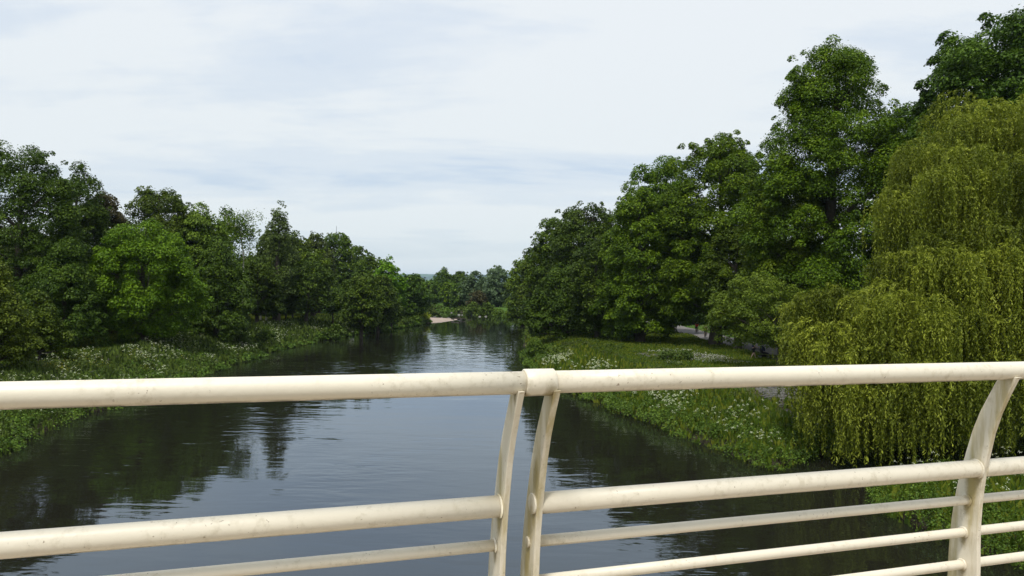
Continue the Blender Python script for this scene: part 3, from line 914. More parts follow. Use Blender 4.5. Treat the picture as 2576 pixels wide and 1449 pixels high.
def veg(name, label, mat, x, y, hgt, rad, per, leaf, seed, blades=0.0):
    r = np.random.default_rng(seed)
    pos, nor, k = clumps(x, y, hgt, rad, per, leaf, r)
    lf = (leaf[k] if isinstance(leaf, np.ndarray) else leaf) * (.6 + .8 * r.random(len(k)))
    v, f = leaves(pos, nor, lf, .5, .08, None, r)
    tint = np.clip(.55 * r.random(len(k)) + .4 * r.random(len(x))[k], 0, 1)
    o = link(name, mesh_np(name, v, f, tint), LM[mat] if isinstance(mat, str) else mat)
    return tag(o, label, kind='stuff')
r = np.random.default_rng(3)
# right bank herbs: knee to chest high clumps
def bank_band(name, label, mat, n, xr, yr, dmin, dmax, hr, rr_, per, lf, lfr, seed, pw=1.4, edge=0.0):
    x, y, d = scatter(n, xr, yr, dmin, dmax, r, pw)
    for (cx_, cy_, a_, b_) in ((14.2, 72, 3.0, 3.0), (16.8, 45, 2.2, 4.2), (-33.5, 64, 2.2, 8)):
        k_ = ((x - cx_) / a_) ** 2 + ((y - cy_) / b_) ** 2 > r.uniform(.5, 1.3, len(x))
        x, y, d = x[k_], y[k_], d[k_]
    big = np.sin(x * 1.1 + seed) * np.sin(y * .6 + seed * 2) + .6 * np.sin(y * 1.7 + x * .8)
    hgt = r.uniform(*hr, len(x)) * (0.75 + .35 * big) * (1 - edge * np.clip(d / dmax, 0, 1))
    veg(name, label, mat, x, y, np.maximum(hgt, .1), r.uniform(*rr_, len(x)), per, np.clip(y * lf, *lfr), seed)
bank_band('bank_undergrowth', 'tall green herbs and nettles along the right water edge', 'herb', 3400, (1, 40), (14, 92), -.55, 3.6, (.6, 1.25), (.3, .6), 80, .0027, (.09, .3), 1, 1.5, .45)
bank_band('bank_undergrowth', 'olive low plants on the right bank slope', 'olive', 2200, (1, 40), (14, 92), 1.5, 6.5, (.2, .5), (.25, .6), 34, .0026, (.08, .28), 7, 1.4)
bank_band('bank_undergrowth', 'low dark weeds and brambles on the upper right bank', 'ivy', 1500, (1, 40), (14, 92), 2.5, 9.5, (.15, .45), (.25, .6), 34, .0026, (.08, .28), 2, 1.4)
bank_band('bank_undergrowth', 'green herbs along the left water edge', 'herb', 2000, (-42, -15), (26, 175), -.6, 4.0, (.5, 1.1), (.35, .75), 60, .0028, (.12, .45), 4, 1.2, .4)
bank_band('bank_undergrowth', 'olive brown tall weeds on the left bank', 'olive', 4000, (-42, -15), (26, 175), .2, 7.5, (.35, .8), (.3, .7), 44, .0028, (.12, .45), 8, 1.2)
bank_band('bank_undergrowth', 'darker weeds and brambles on the left slope', 'dark', 2600, (-46, -15), (26, 175), 1.5, 11, (.15, .5), (.3, .7), 34, .0028, (.12, .45), 5, 1.2)
# far banks
x, y, d = scatter(2600, (-60, 12), (112, 290), -.2, 4.0, r, 1.0)
veg('bank_undergrowth', 'tall reeds and herbs fringing the far shores', 'herb', x, y, r.uniform(.5, 1.5, len(x)), r.uniform(.4, 1.0, len(x)), 20, np.clip(y * .0028, .3, .8), 6)
# grass blades on lawns
def grass(name, label, n, xr, yr, dmin, dmax, hh, seed, mat='grass'):
    r = np.random.default_rng(seed)
    x, y, d = scatter(n, xr, yr, dmin, dmax, r, 1.5)
    m = len(x)
    s = hh * r.uniform(.6, 1.4, m) * np.clip(y / 60, .8, 2.5)
    ax = np.stack([r.normal(0, .3, m), r.normal(0, .3, m), np.ones(m)], 1)
    pos = np.stack([x, y, ground_z(x, y, d) + s * .4], 1)
    nor = np.stack([r.normal(size=m), r.normal(size=m), np.zeros(m)], 1)
    v, f = leaves(pos, nor, s, .35, .05, ax, r)
    return tag(link(name, mesh_np(name, v, f, r.random(m)), LM[mat]), label, kind='stuff')
grass('grass', 'grass on the right bank lawn and slope', 150000, (2, 40), (22, 125), .2, 22, .16, 31)
grass('grass', 'grass on the left bank lawn and slope', 100000, (-60, -20), (40, 150), 6, 26, .20, 32)
# cow parsley umbels
def umbels(name, label, n, xr, yr, dmin, dmax, hr, mat, seed, per=14, hs=1.0, patchy=0.5, power=1.4):
    r = np.random.default_rng(seed)
    x, y, d = scatter(n * 4, xr, yr, dmin, dmax, r, power)
    pn = np.sin(x * .9 + 1.3 * np.sin(y * .21)) * np.sin(y * .37 + seed) + .5 * np.sin(y * 1.1 + x)
    k = (pn > patchy * r.random(len(x)) * 2 - .2) & ((y > 33) | (r.random(len(x)) < .35))
    x, y = x[k][:n], y[k][:n]
    z = ground_z(x, y, river_fast(x, y)) + r.uniform(*hr, len(x))
    q = np.repeat(np.arange(len(x)), per)
    m = len(q)
    rad = (.025 + .0014 * y) * hs
    th = r.random(m) * 6.28
    rr = rad[q] * np.sqrt(r.random(m))
    pos = np.stack([x[q] + np.cos(th) * rr, y[q] + np.sin(th) * rr, z[q] + .25 * rad[q] - .9 * rr * rr / rad[q] + r.normal(0, .01, m)], 1)
    nor = np.stack([np.cos(th) * .4, np.sin(th) * .4, np.full(m, 1.0)], 1) + r.normal(0, .3, (m, 3))
    v, f = leaves(pos, nor, .5 * rad[q], .8, .02, None, r)
    return tag(link(name, mesh_np(name, v, f, r.random(m)), mat), label, kind='stuff')
grass('tall_grass', 'tall rough grass and stems along the right water edge', 26000, (2, 40), (14, 80), -.3, 5.5, .55, 33)
grass('tall_grass', 'tall rough grass and stems along the left water edge', 26000, (-40, -16), (28, 150), -.3, 7, .5, 34, 'olive')
umbels('white_flowers', 'creamy white cow parsley heads along the right water edge', 1100, (2, 30), (18, 75), .1, 3.6, (.75, 1.25), flower_m, 41)
umbels('white_flowers', 'white daisies scattered on the stony upper right bank', 520, (13, 22), (64, 77), 2.0, 16.0, (.12, .3), daisy_m, 42, 6, .7)
umbels('white_flowers', 'creamy white flower heads along the left bank', 1500, (-36, -18), (34, 130), .2, 7.0, (.45, 1.0), flower_m, 43, 10, .8, .4, 1.1)
umbels('yellow_flowers', 'small yellow flowers on the left slope', 420, (-34, -24), (52, 80), 2.0, 6.5, (.3, .6), yflower_m, 44, 6, .6)

# stones of the bank reinforcement
def stones(name, label, n, cx, cy, rx, ry, size, seed, mat):
    r = np.random.default_rng(seed)
    base = np.array([(1, 1, 1), (1, 1, -1), (1, -1, 1), (1, -1, -1), (-1, 1, 1), (-1, 1, -1), (-1, -1, 1), (-1, -1, -1)], float)
    fb = np.array([(0, 1, 3, 2), (4, 6, 7, 5), (0, 4, 5, 1), (2, 3, 7, 6), (0, 2, 6, 4), (1, 5, 7, 3)])
    vs, fs = [], []
    for i in range(n):
        th, q = r.random() * 6.28, math.sqrt(r.random())
        x, y = cx + math.cos(th) * rx * q, cy + math.sin(th) * ry * q
        s = size * r.uniform(.5, 1.3)
        e = Matrix.Rotation(r.random() * 6.28, 3, 'Z') @ Matrix.Rotation(r.normal() * .35, 3, 'X')
        p = (base * [s, s * r.uniform(.5, .9), s * .28] * (1 + r.normal(0, .18, (8, 3)))) @ np.array(e).T
        vs.append(p + [x, y, gz(x, y) + s * .1]); fs.append(fb + 8 * i)
    return tag(link(name, mesh_np(name, np.concatenate(vs), np.concatenate(fs)), mat), label, kind='stuff')
stone_m = simple('grey_stone', (0.095, 0.092, 0.084), .9, .4, 1.3)
stones('bank_stones', 'flat grey stones on the bank left of the willow', 900, 17.2, 45.0, 2.2, 4.5, .16, 51, stone_m)
stones('bank_stones', 'grey stone rubble on the right bank behind the brambles', 500, 15.8, 71.5, 4.2, 2.4, .15, 52, stone_m)
stones('bank_stones', 'dark stones scattered over the worn left slope', 500, -31, 54, 2.0, 12, .17, 53, stone_m)

# ------------------------------------------------------------------ rocks and driftwood in the far river
def rock(loc, s, label, mat, group=None, name='rock', sq=(1, .8, .5)):
    bm = bmesh.new()
    bmesh.ops.create_icosphere(bm, subdivisions=2, radius=1)
    rr = random.Random(str(loc))
    for v_ in bm.verts:
        n_ = v_.co.normalized()
        k = 1 + .16 * math.sin(5 * n_.x + loc[0]) + .12 * math.sin(7 * n_.y + loc[1]) + rr.uniform(-.09, .09)
        v_.co = Vector((n_.x * k * s * sq[0], n_.y * k * s * sq[1], n_.z * k * s * sq[2]))
    o = link(name, mesh_bm('rock', bm), mat)
    o.location = loc
    return tag(o, label, 'rock', group)
pale = simple('pale_rock', (0.22, 0.21, 0.19), .85, .25, 2)
for q, (sx, sy, s) in enumerate(((1100, 1070, .36), (1225, 1106, .42), (1282, 1108, .25), (1512, 1092, .26), (1582, 1136, .34), (1690, 1134, .36))):
    vx = (1550 + sx / 4.293) / 4096 * 2576
    vy = (1000 + sy / 4.293) / 4096 * 2576
    hh = 288 + (vx / V - 512) * .0173
    Yr = 8 * F / (vy / V + .6 - hh)
    x = P(vx, vy, Yr)[0]
    rock((x, Yr, .05), s, ['pale rock farthest upstream in the river bend', 'largest pale rock in the middle of the river bend', 'small pale rock just right of the largest one in the bend',
                           'tiny upright pale rock before the light green shrub', 'left one of the two low rocks off the far right shore', 'right one of the two low rocks off the far right shore'][q], pale, 'rocks in the river bend')
for q, (x, y, s) in enumerate(((-14.2, 186, .35), (-13.0, 190, .4), (-15.8, 192, .45), (-12.2, 187, .3), (-17.5, 193, .4), (-19.5, 195.5, .5))):
    rock((x, y, .18), s, ['small dark stone on the near tip of the sand bar', 'dark stone at the very tip of the sand bar', 'dark stone on the back edge of the sand bar', 'dark stone in the water off the tip of the sand bar',
                          'dark stone near the middle of the back edge of the sand bar', 'dark stone by the olive bush behind the sand bar'][q], stone_m, 'stones around the sand bar')
for q, (vx, vy) in enumerate(((790, 803), (872, 803))):
    x, y, _ = P(vx, vy, 124)
    rock((x, y, gz(x, y) + .2), .8, ['grey boulder on the lawn between the dark stems', 'flat grey boulder at the edge of the bright lawn patch'][q], pale, 'boulders on the left lawn', sq=(1.5, .8, .55))
bm = bmesh.new()
tv, tf = tubes([(np.array([(-14.4, 184, .35), (-12.9, 185, .5), (-11.2, 186.5, .25), (-9.6, 187.2, .02)]), np.array([.14, .12, .09, .05])),
                (np.array([(-12.9, 185, .5), (-12.2, 185.6, .8), (-11.8, 186, .85)]), np.array([.06, .04, .02]))], 7)
bm.free()
tag(link('driftwood_log', mesh_np('driftwood_log', tv, tf, smooth=True), bark), 'dark driftwood branch stranded off the sand bar', 'log')

# ------------------------------------------------------------------ lattice mast beyond the left trees
def mast():
    Y = 300
    x, y, zt = P(846.5, 568, Y)
    zb = P(846.5, 588, Y)[2]
    root = tag(empty('lattice_mast', (x, y, gz(x, y))), 'thin grey mast with a slanting lattice arm above the left trees', 'mast')
    b0 = gz(x, y)
    steel = simple('grey_steel', (0.30, 0.32, 0.34), .5, .1, 1)
    v, f = tubes([(np.array([(0, 0, 0), (0, 0, zb - b0), (0, 0, zt - b0)]), np.array([.3, .12, .08]))], 8)
    link('pole', mesh_np('pole', v, f), steel, root)
    h0 = zb - b0 - .4
    ps = []
    a, c = np.array([-.08, 0, h0 + .75]), np.array([-1.75, 0, h0 + .25])
    a2, c2 = np.array([-.08, 0, h0 - .75]), np.array([-1.75, 0, h0 + .05])
    for p, q in ((a, c), (a2, c2)):
        ps.append((np.array([p, (p + q) / 2, q]), np.array([.07] * 3)))
    for k in range(7):
        s0, s1 = k / 7, (k + 1) / 7
        ps.append((np.array([a + (c - a) * s0, (a + (c - a) * s0 + a2 + (c2 - a2) * s1) / 2, a2 + (c2 - a2) * s1]), np.array([.05] * 3)))
        ps.append((np.array([a2 + (c2 - a2) * s0, (a2 + (c2 - a2) * s0 + a + (c - a) * s1) / 2, a + (c - a) * s1]), np.array([.05] * 3)))
    v, f = tubes(ps, 6)
    link('lattice_arm', mesh_np('lattice_arm', v, f), steel, root)
mast()

# ------------------------------------------------------------------ people
skin_m = simple('skin', (0.50, 0.33, 0.25), .6, .08, 4)
black_m = simple('black_cloth', (0.012, 0.012, 0.015), .85, .2, 8)
navy_m = simple('navy_cloth', (0.018, 0.022, 0.060), .85, .2, 8)
red_m = simple('red_cloth', (0.60, 0.030, 0.012), .8, .1, 8)
dred_m = simple('dark_red_cloth', (0.22, 0.020, 0.018), .8, .1, 8)
hair_m = simple('brown_hair', (0.045, 0.028, 0.018), .8, .2, 20)
shoe_m = simple('white_shoe', (0.60, 0.60, 0.58), .7, .1, 8)
rubber_m = simple('rubber', (0.015, 0.015, 0.016), .7, .1, 8)
metal_m = simple('painted_metal', (0.05, 0.05, 0.06), .35, .1, 8, .4)
alu_m = simple('aluminium', (0.55, 0.55, 0.56), .3, .1, 8, .9)
helm_m = simple('white_plastic', (0.70, 0.70, 0.68), .4, .05, 8)
def skinned(name, pts, edges, mat, parent, sub=2):
    bm = bmesh.new()
    lay = bm.verts.layers.skin.verify()
    vs = []
    for i, (x, y, z, r_) in enumerate(pts):
        v_ = bm.verts.new((x, y, z))
        rx = r_ if isinstance(r_, tuple) else (r_, r_)
        v_[lay].radius = rx
        v_[lay].use_root = (i == 0)
        vs.append(v_)
    for a, c in edges:
        bm.edges.new((vs[a], vs[c]))
    me = bpy.data.meshes.new(name)
    bm.to_mesh(me)
    bm.free()
    o = link(name, me, mat, parent)
    sk = o.modifiers.new('Skin', 'SKIN')
    sk.use_smooth_shade = True
    sb = o.modifiers.new('Subdivision', 'SUBSURF')
    sb.levels = sb.render_levels = sub
    return o
def person(loc, rz, label, J, top_m, low_m, shoe=shoe_m, helmet=None, group=None, bare_legs=True):
    """J: joints (side view plane y forward). Keys pelvis, chest, neck, head, lsh, lel, lha, rsh..., lkn, lan, lto ..."""
    root = tag(empty('person', loc, rz), label, 'person', group)
    g_ = lambda k: J[k]
    def V4(k, r_): return (*J[k], r_)
    def mid(a, c, t_): return tuple(J[a][i] + (J[c][i] - J[a][i]) * t_ for i in range(3))
    pts = [V4('pelvis', .13), V4('chest', .15), V4('neck', .055), (*mid('neck', 'head', .45), .06), V4('head', .092), (J['head'][0], J['head'][1] + .01, J['head'][2] + .09, .07)]
    E = [(0, 1), (1, 2), (2, 3), (3, 4), (4, 5)]
    for s in 'lr':
        b_ = len(pts)
        pts += [V4(s + 'sh', .060), V4(s + 'el', .042), V4(s + 'wr', .028)]
        E += [(1, b_), (b_, b_ + 1), (b_ + 1, b_ + 2)]
        hd = Vector(J[s + 'ha']) - Vector(J[s + 'wr'])
        pts.append((*(Vector(J[s + 'wr']) + hd * .45), (.038, .018)))
        E.append((b_ + 2, b_ + 3))
        pl = len(pts) - 1
        side = hd.cross(Vector((1, 0, 0)))
        side = side.normalized() if side.length > 1e-4 else Vector((0, 1, 0))
        for q in range(4):
            fp = Vector(J[s + 'ha']) + side * (.027 - .018 * q)
            le = (.9, 1.0, .95, .75)[q]
            a_ = len(pts)
            m_ = Vector(pts[pl][:3]).lerp(fp, .8) + side * 0
            pts.append((*m_, .0095))
            pts.append((*(m_ + hd.normalized() * .035 * le + Vector((0, .008, -.01))), .008))
            E += [(pl, a_), (a_, a_ + 1)]
        tpt = Vector(pts[pl][:3]) + side * .045 + hd * .12
        pts.append((*tpt, .010)); E.append((pl, len(pts) - 1))
        b_ = len(pts)
        pts += [V4(s + 'hi', .092), V4(s + 'kn', .058), (*mid(s + 'kn', s + 'an', .35), .057), V4(s + 'an', .036), V4(s + 'to', .030)]
        E += [(0, b_), (b_, b_ + 1), (b_ + 1, b_ + 2), (b_ + 2, b_ + 3), (b_ + 3, b_ + 4)]
    skinned('body', pts, E, skin_m, root)
    # face features and hair
    hx_, hy_, hz_ = J['head']
    for ex in (-.033, .033):
        bm = bmesh.new()
        bmesh.ops.create_uvsphere(bm, u_segments=8, v_segments=6, radius=.012, matrix=Matrix.Translation((hx_ + ex, hy_ + .083, hz_ + .02)))
        link('eye', mesh_bm('eye', bm, True), black_m, root)
    bm = bmesh.new()
    bmesh.ops.create_cone(bm, segments=6, radius1=.016, radius2=.004, depth=.05, matrix=Matrix.Translation((hx_, hy_ + .098, hz_)) @ Matrix.Rotation(.35, 4, 'X'))
    link('nose', mesh_bm('nose', bm, True), skin_m, root)
    for ex in (-.092, .092):
        bm = bmesh.new()
        bmesh.ops.create_uvsphere(bm, u_segments=8, v_segments=6, radius=.026, matrix=Matrix.Translation((hx_ + ex, hy_, hz_)) @ Matrix.Diagonal((.4, .8, 1.2, 1)))
        link('ear', mesh_bm('ear', bm, True), skin_m, root)
    bm = bmesh.new()
    bmesh.ops.create_uvsphere(bm, u_segments=14, v_segments=9, radius=.112, matrix=Matrix.Translation((hx_, hy_ - .012, hz_ + .045)) @ Matrix.Diagonal((.95, 1.12, 1.0, 1)))
    for v_ in [v_ for v_ in bm.verts if v_.co.z < hz_ + (.045 if v_.co.y > hy_ else -.03)]:
        bm.verts.remove(v_)
    link('helmet' if helmet else 'hair', mesh_bm('hair', bm, True), helmet or hair_m, root)
    # clothes follow the body
    tp = [V4('pelvis', .155), V4('chest', .178), (*mid('chest', 'neck', .75), .085)]
    te = [(0, 1), (1, 2)]
    for s in 'lr':
        b_ = len(tp)
        tp += [V4(s + 'sh', .085), (*mid(s + 'sh', s + 'el', .7), .068)]
        te += [(1, b_), (b_, b_ + 1)]
    skinned('shirt', tp, te, top_m, root)
    tp = [(J['pelvis'][0], J['pelvis'][1], J['pelvis'][2] + .03, .160)]
    te = []
    for s in 'lr':
        b_ = len(tp)
        e_ = .95 if bare_legs else 1.0
        tp += [V4(s + 'hi', .118), (*mid(s + 'hi', s + 'kn', e_), .088)]
        te += [(0, b_), (b_, b_ + 1)]
        if not bare_legs:
            tp += [(*mid(s + 'kn', s + 'an', .9), .060)]
            te.append((b_ + 1, b_ + 2))
    skinned('shorts' if bare_legs else 'trousers', tp, te, low_m, root)
    for s in 'lr':
        a_ = Vector(J[s + 'an']); t_ = Vector(J[s + 'to'])
        skinned('shoe', [(*(a_ + (a_ - t_) * .25 + Vector((0, 0, -.035))), .045), (*(a_.lerp(t_, .5) + Vector((0, 0, -.015))), .045), (*t_, .036)], [(0, 1), (1, 2)], shoe, root)
    return root
def walk():
    return dict(pelvis=(0, 0, .93), chest=(0, .02, 1.28), neck=(0, .03, 1.47), head=(0, .05, 1.61),
                lsh=(-.18, .02, 1.40), lel=(-.23, .02, 1.12), lwr=(-.20, .27, 1.03), lha=(-.20, .36, 1.02),
                rsh=(.18, .02, 1.40), rel=(.23, .02, 1.12), rwr=(.20, .27, 1.03), rha=(.20, .36, 1.02),
                lhi=(-.10, 0, .88), lkn=(-.10, .13, .50), lan=(-.10, .24, .09), lto=(-.10, .40, .04),
                rhi=(.10, 0, .88), rkn=(.10, -.02, .50), ran=(.10, -.24, .10), rto=(.10, -.10, .035))
def ride():
    return dict(pelvis=(0, -.22, .98), chest=(0, .04, 1.24), neck=(0, .16, 1.40), head=(0, .22, 1.53),
                lsh=(-.18, .08, 1.34), lel=(-.24, .24, 1.14), lwr=(-.24, .40, 1.07), lha=(-.24, .47, 1.05),
                rsh=(.18, .08, 1.34), rel=(.24, .24, 1.14), rwr=(.24, .40, 1.07), rha=(.24, .47, 1.05),
                lhi=(-.10, -.20, .93), lkn=(-.11, .16, .82), lan=(-.12, .05, .45), lto=(-.12, .18, .42),
                rhi=(.10, -.20, .93), rkn=(.11, .10, .60), ran=(.12, -.05, .20), rto=(.12, .09, .17))
def wheel(name, r_, c, parent, tw=.022, spokes=16, hub=.03):
    """wheel in the y-z plane centred at c: tyre > rim with spokes"""
    bm = bmesh.new()
    n_, m_ = 36, 8
    for i in range(n_):
        a = 2 * math.pi * i / n_
        for j in range(m_):
            b_ = 2 * math.pi * j / m_
            rr = r_ - tw + tw * math.cos(b_)
            bm.verts.new((tw * .8 * math.sin(b_), rr * math.cos(a), rr * math.sin(a)))
    bm.verts.ensure_lookup_table()
    for i in range(n_):
        for j in range(m_):
            bm.faces.new([bm.verts[q] for q in (i * m_ + j, ((i + 1) % n_) * m_ + j, ((i + 1) % n_) * m_ + (j + 1) % m_, i * m_ + (j + 1) % m_)])
    o = link(name, mesh_bm('tyre', bm, True), rubber_m, parent)
    o.location = c
    ps = [(np.array([(-.04, 0, 0), (0, 0, 0), (.04, 0, 0)]), np.array([hub] * 3))]
    for i in range(spokes):
        a = 2 * math.pi * i / spokes
        e = np.array([0, math.cos(a), math.sin(a)]) * (r_ - 2 * tw)
        ps.append((np.array([[.02 * (-1) ** i, 0, 0], e / 2, e]), np.array([.003] * 3)))
    a = np.linspace(0, 2 * math.pi, 33)
    ps.append((np.stack([0 * a, np.cos(a) * (r_ - 2 * tw), np.sin(a) * (r_ - 2 * tw)], 1), np.full(33, .012)))
    v, f = tubes(ps, 5)
    link('rim', mesh_np('rim', v, f), alu_m, o)
    return o
def bicycle(loc, rz, label, group):
    root = tag(empty('bicycle', loc, rz), label, 'bicycle', group)
    wheel('wheel', .34, (0, -.52, .34), root)
    wheel('wheel', .34, (0, .53, .34), root)
    A = lambda *p: np.array(p, float)
    bb, st, hd, hd2 = A(0, -.06, .29), A(0, -.20, .78), A(0, .36, .86), A(0, .38, .76)
    seg = lambda a, c, r_: (np.array([a, (a + c) / 2, c]), np.array([r_] * 3))
    ps = [seg(bb, st, .016), seg(st, hd, .015), seg(bb, hd2, .018), seg(hd, hd2, .02)]
    for sx in (-.05, .05):
        ps += [seg(A(sx, -.52, .34), bb + [sx * .6, 0, 0], .009), seg(A(sx, -.52, .34), st + [sx * .3, 0, -.03], .008), seg(hd2 + [sx * .5, 0, -.02], A(sx, .53, .34), .011)]
    v, f = tubes(ps, 8)
    link('frame', mesh_np('frame', v, f, smooth=True), metal_m, root)
    v, f = tubes([seg(hd, hd + [0, .03, .15], .013), seg(A(-.28, .44, 1.03), A(.28, .44, 1.03), .013)], 8)
    link('handlebar', mesh_np('handlebar', v, f, smooth=True), metal_m, root)
    bm = bmesh.new()
    bmesh.ops.create_uvsphere(bm, u_segments=12, v_segments=8, radius=1, matrix=Matrix.Translation((0, -.24, .88)) @ Matrix.Diagonal((.075, .14, .03, 1)))
    link('saddle', mesh_bm('saddle', bm, True), black_m, root)
    v, f = tubes([seg(st, st + [0, -.03, .1], .012)], 6)
    link('seat_post', mesh_np('seat_post', v, f), alu_m, root)
    v, f = tubes([seg(A(.07, -.06, .29), A(.07, -.05, .15), .01), seg(A(-.07, -.06, .29), A(-.07, -.05, .43), .01), seg(A(-.07, -.06, .29), A(.07, -.06, .29), .018),
                  seg(A(.07, -.05, .15), A(.16, -.05, .15), .018), seg(A(-.07, -.05, .43), A(-.16, -.05, .43), .018)], 6)
    link('cranks', mesh_np('cranks', v, f), metal_m, root)
    return root
cyc = [(696.5, 109, R(176), 'cyclist in a bright red top riding on the path under the trees', red_m, black_m, helm_m, 'bicycle ridden by the person in the bright red top'),
       (705.5, 99, R(172), 'cyclist in navy and black riding between the two red-topped riders', navy_m, black_m, None, 'bicycle ridden by the person in navy and black'),
       (716.0, 92, R(168), 'cyclist in a dark red top half hidden by the small light green tree', dred_m, black_m, helm_m, 'bicycle ridden by the person in the dark red top')]
for px_, Y, rz, lab, a, c, hm_, lb in cyc:
    x = P(px_ * V, 338 * V, Y)[0]
    z = gz(x, Y) + .055
    person((x, Y, z), rz, lab, ride(), a, c, rubber_m, hm_, 'cyclists on the park path', bare_legs=True)
    bicycle((x, Y, z), rz, lb, 'bicycles on the park path')
xw = P(3013 / 4096 * 2576, 1434 / 4096 * 2576, 71)[0]
person((xw, 71, gz(xw, 71)), R(-90), 'walker in dark shorts and navy top pushing a black pushchair below the small tree', walk(), navy_m, black_m)
# pushchair in front of the walker
def pushchair(loc, rz):
    root = tag(empty('pushchair', loc, rz), 'black pushchair with raised navy hood pushed by the walker', 'pushchair')
    for sx in (-.26, .26):
        wheel('wheel', .15, (sx, -.10, .15), root, .02, 8)
        wheel('wheel', .12, (sx, .62, .12), root, .02, 8)
    A = lambda *p: np.array(p, float)
    ps = []
    for sx in (-.24, .24):
        ps += [(np.array([A(sx, .62, .12), A(sx, .25, .50), A(sx, -.12, .82), A(sx, -.30, 1.02)]), np.array([.014] * 4)),
               (np.array([A(sx, -.10, .15), A(sx, .05, .42), A(sx, .18, .60)]), np.array([.013] * 3))]
    ps.append((np.array([A(-.24, -.30, 1.02), A(0, -.33, 1.04), A(.24, -.30, 1.02)]), np.array([.016] * 3)))
    v, f = tubes(ps, 7)
    link('chassis', mesh_np('chassis', v, f, smooth=True), metal_m, root)
    # tub seat
    prof = [(-.06, .86), (-.02, .60), (.10, .47), (.36, .45), (.62, .42), (.70, .50), (.66, .56), (.36, .60), (.16, .66), (.06, .88)]
    bm = bmesh.new()
    L = [bm.verts.new((-.20, y_, z_)) for y_, z_ in prof]; Rr = [bm.verts.new((.20, y_, z_)) for y_, z_ in prof]
    for i in range(len(prof)):
        j = (i + 1) % len(prof)
        bm.faces.new((L[i], L[j], Rr[j], Rr[i]))
    bm.faces.new(L); bm.faces.new(Rr[::-1])
    link('seat', mesh_bm('seat', bm), black_m, root)
    bm = bmesh.new()
    n_ = 10
    rows_ = []
    for i in range(n_ + 1):
        a = R(-10 + 115 * i / n_)
        rows_.append([bm.verts.new((x_ * (.24 if abs(x_) < 1 else .25), .04 + .33 * math.sin(a) * k_, .78 + .40 * math.cos(a) * k_)) for x_, k_ in ((-1, .86), (-.8, 1), (0, 1.05), (.8, 1), (1, .86))])
    for i in range(n_):
        for j in range(4):
            bm.faces.new((rows_[i][j], rows_[i + 1][j], rows_[i + 1][j + 1], rows_[i][j + 1]))
    for side in (0, 4):
        c_ = bm.verts.new(((-.25 if side == 0 else .25), .04, .78))
        for i in range(n_):
            bm.faces.new((c_, rows_[i][side], rows_[i + 1][side]))
    link('hood', mesh_bm('hood', bm, True), navy_m, root)
    bm = bmesh.new()
    bmesh.ops.create_cube(bm, size=1, matrix=Matrix.Translation((0, .26, .27)) @ Matrix.Diagonal((.38, .50, .16, 1)))
    bmesh.ops.bevel(bm, geom=bm.edges[:], offset=.04, segments=2, affect='EDGES')
    link('basket', mesh_bm('basket', bm), black_m, root)
pushchair((xw + .68, 71, gz(xw + .7, 71)), R(-90))

# ------------------------------------------------------------------ bridge railing
DD = math.atan2(2258, 768)
dv = Vector((math.sin(DD), math.cos(DD), 0))      # along the rail
nvv = Vector((-math.cos(DD), math.sin(DD), 0))    # away from the bridge
PD = 2.41                                         # distance of the handrail from the camera, square on
ZR = CH - 0.315                                   # handrail axis height
def W(s, n_, drop): 
    p = dv * s + nvv * (PD + n_)
    return Vector((p.x, p.y, ZR - drop))
paint, t, b = new_mat('cream_paint')
g = t.nodes.new('ShaderNodeNewGeometry')
pos = g.outputs['Position']
big = noise(t, pos, 2.2, 4, 0.55)
fine = noise(t, pos, 34.0, 5, 0.65)
spk = noise(t, pos, 70.0, 3, 0.6)
c0 = mix_col(t, big, (0.70, 0.635, 0.505), (0.745, 0.685, 0.56))
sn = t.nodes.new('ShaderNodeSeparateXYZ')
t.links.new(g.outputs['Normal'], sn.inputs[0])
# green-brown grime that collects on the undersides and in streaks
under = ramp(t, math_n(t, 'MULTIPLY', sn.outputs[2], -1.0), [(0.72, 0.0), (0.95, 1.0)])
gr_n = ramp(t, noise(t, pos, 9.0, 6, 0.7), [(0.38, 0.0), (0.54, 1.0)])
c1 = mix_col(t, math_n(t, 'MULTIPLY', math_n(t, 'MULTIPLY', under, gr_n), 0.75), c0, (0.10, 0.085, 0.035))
chips = ramp(t, spk, [(0.67, 0.0), (0.70, 1.0)])
chipm = ramp(t, noise(t, pos, 5.0, 4, 0.65), [(0.44, 0.0), (0.56, 1.0)])
c2 = mix_col(t, math_n(t, 'MULTIPLY', math_n(t, 'MULTIPLY', chips, chipm), 0.75), c1, (0.18, 0.12, 0.07))
smear = ramp(t, fine, [(0.50, 0.0), (0.70, 0.55)])
c3 = mix_col(t, math_n(t, 'MULTIPLY', smear, chipm), c2, (0.46, 0.40, 0.28))
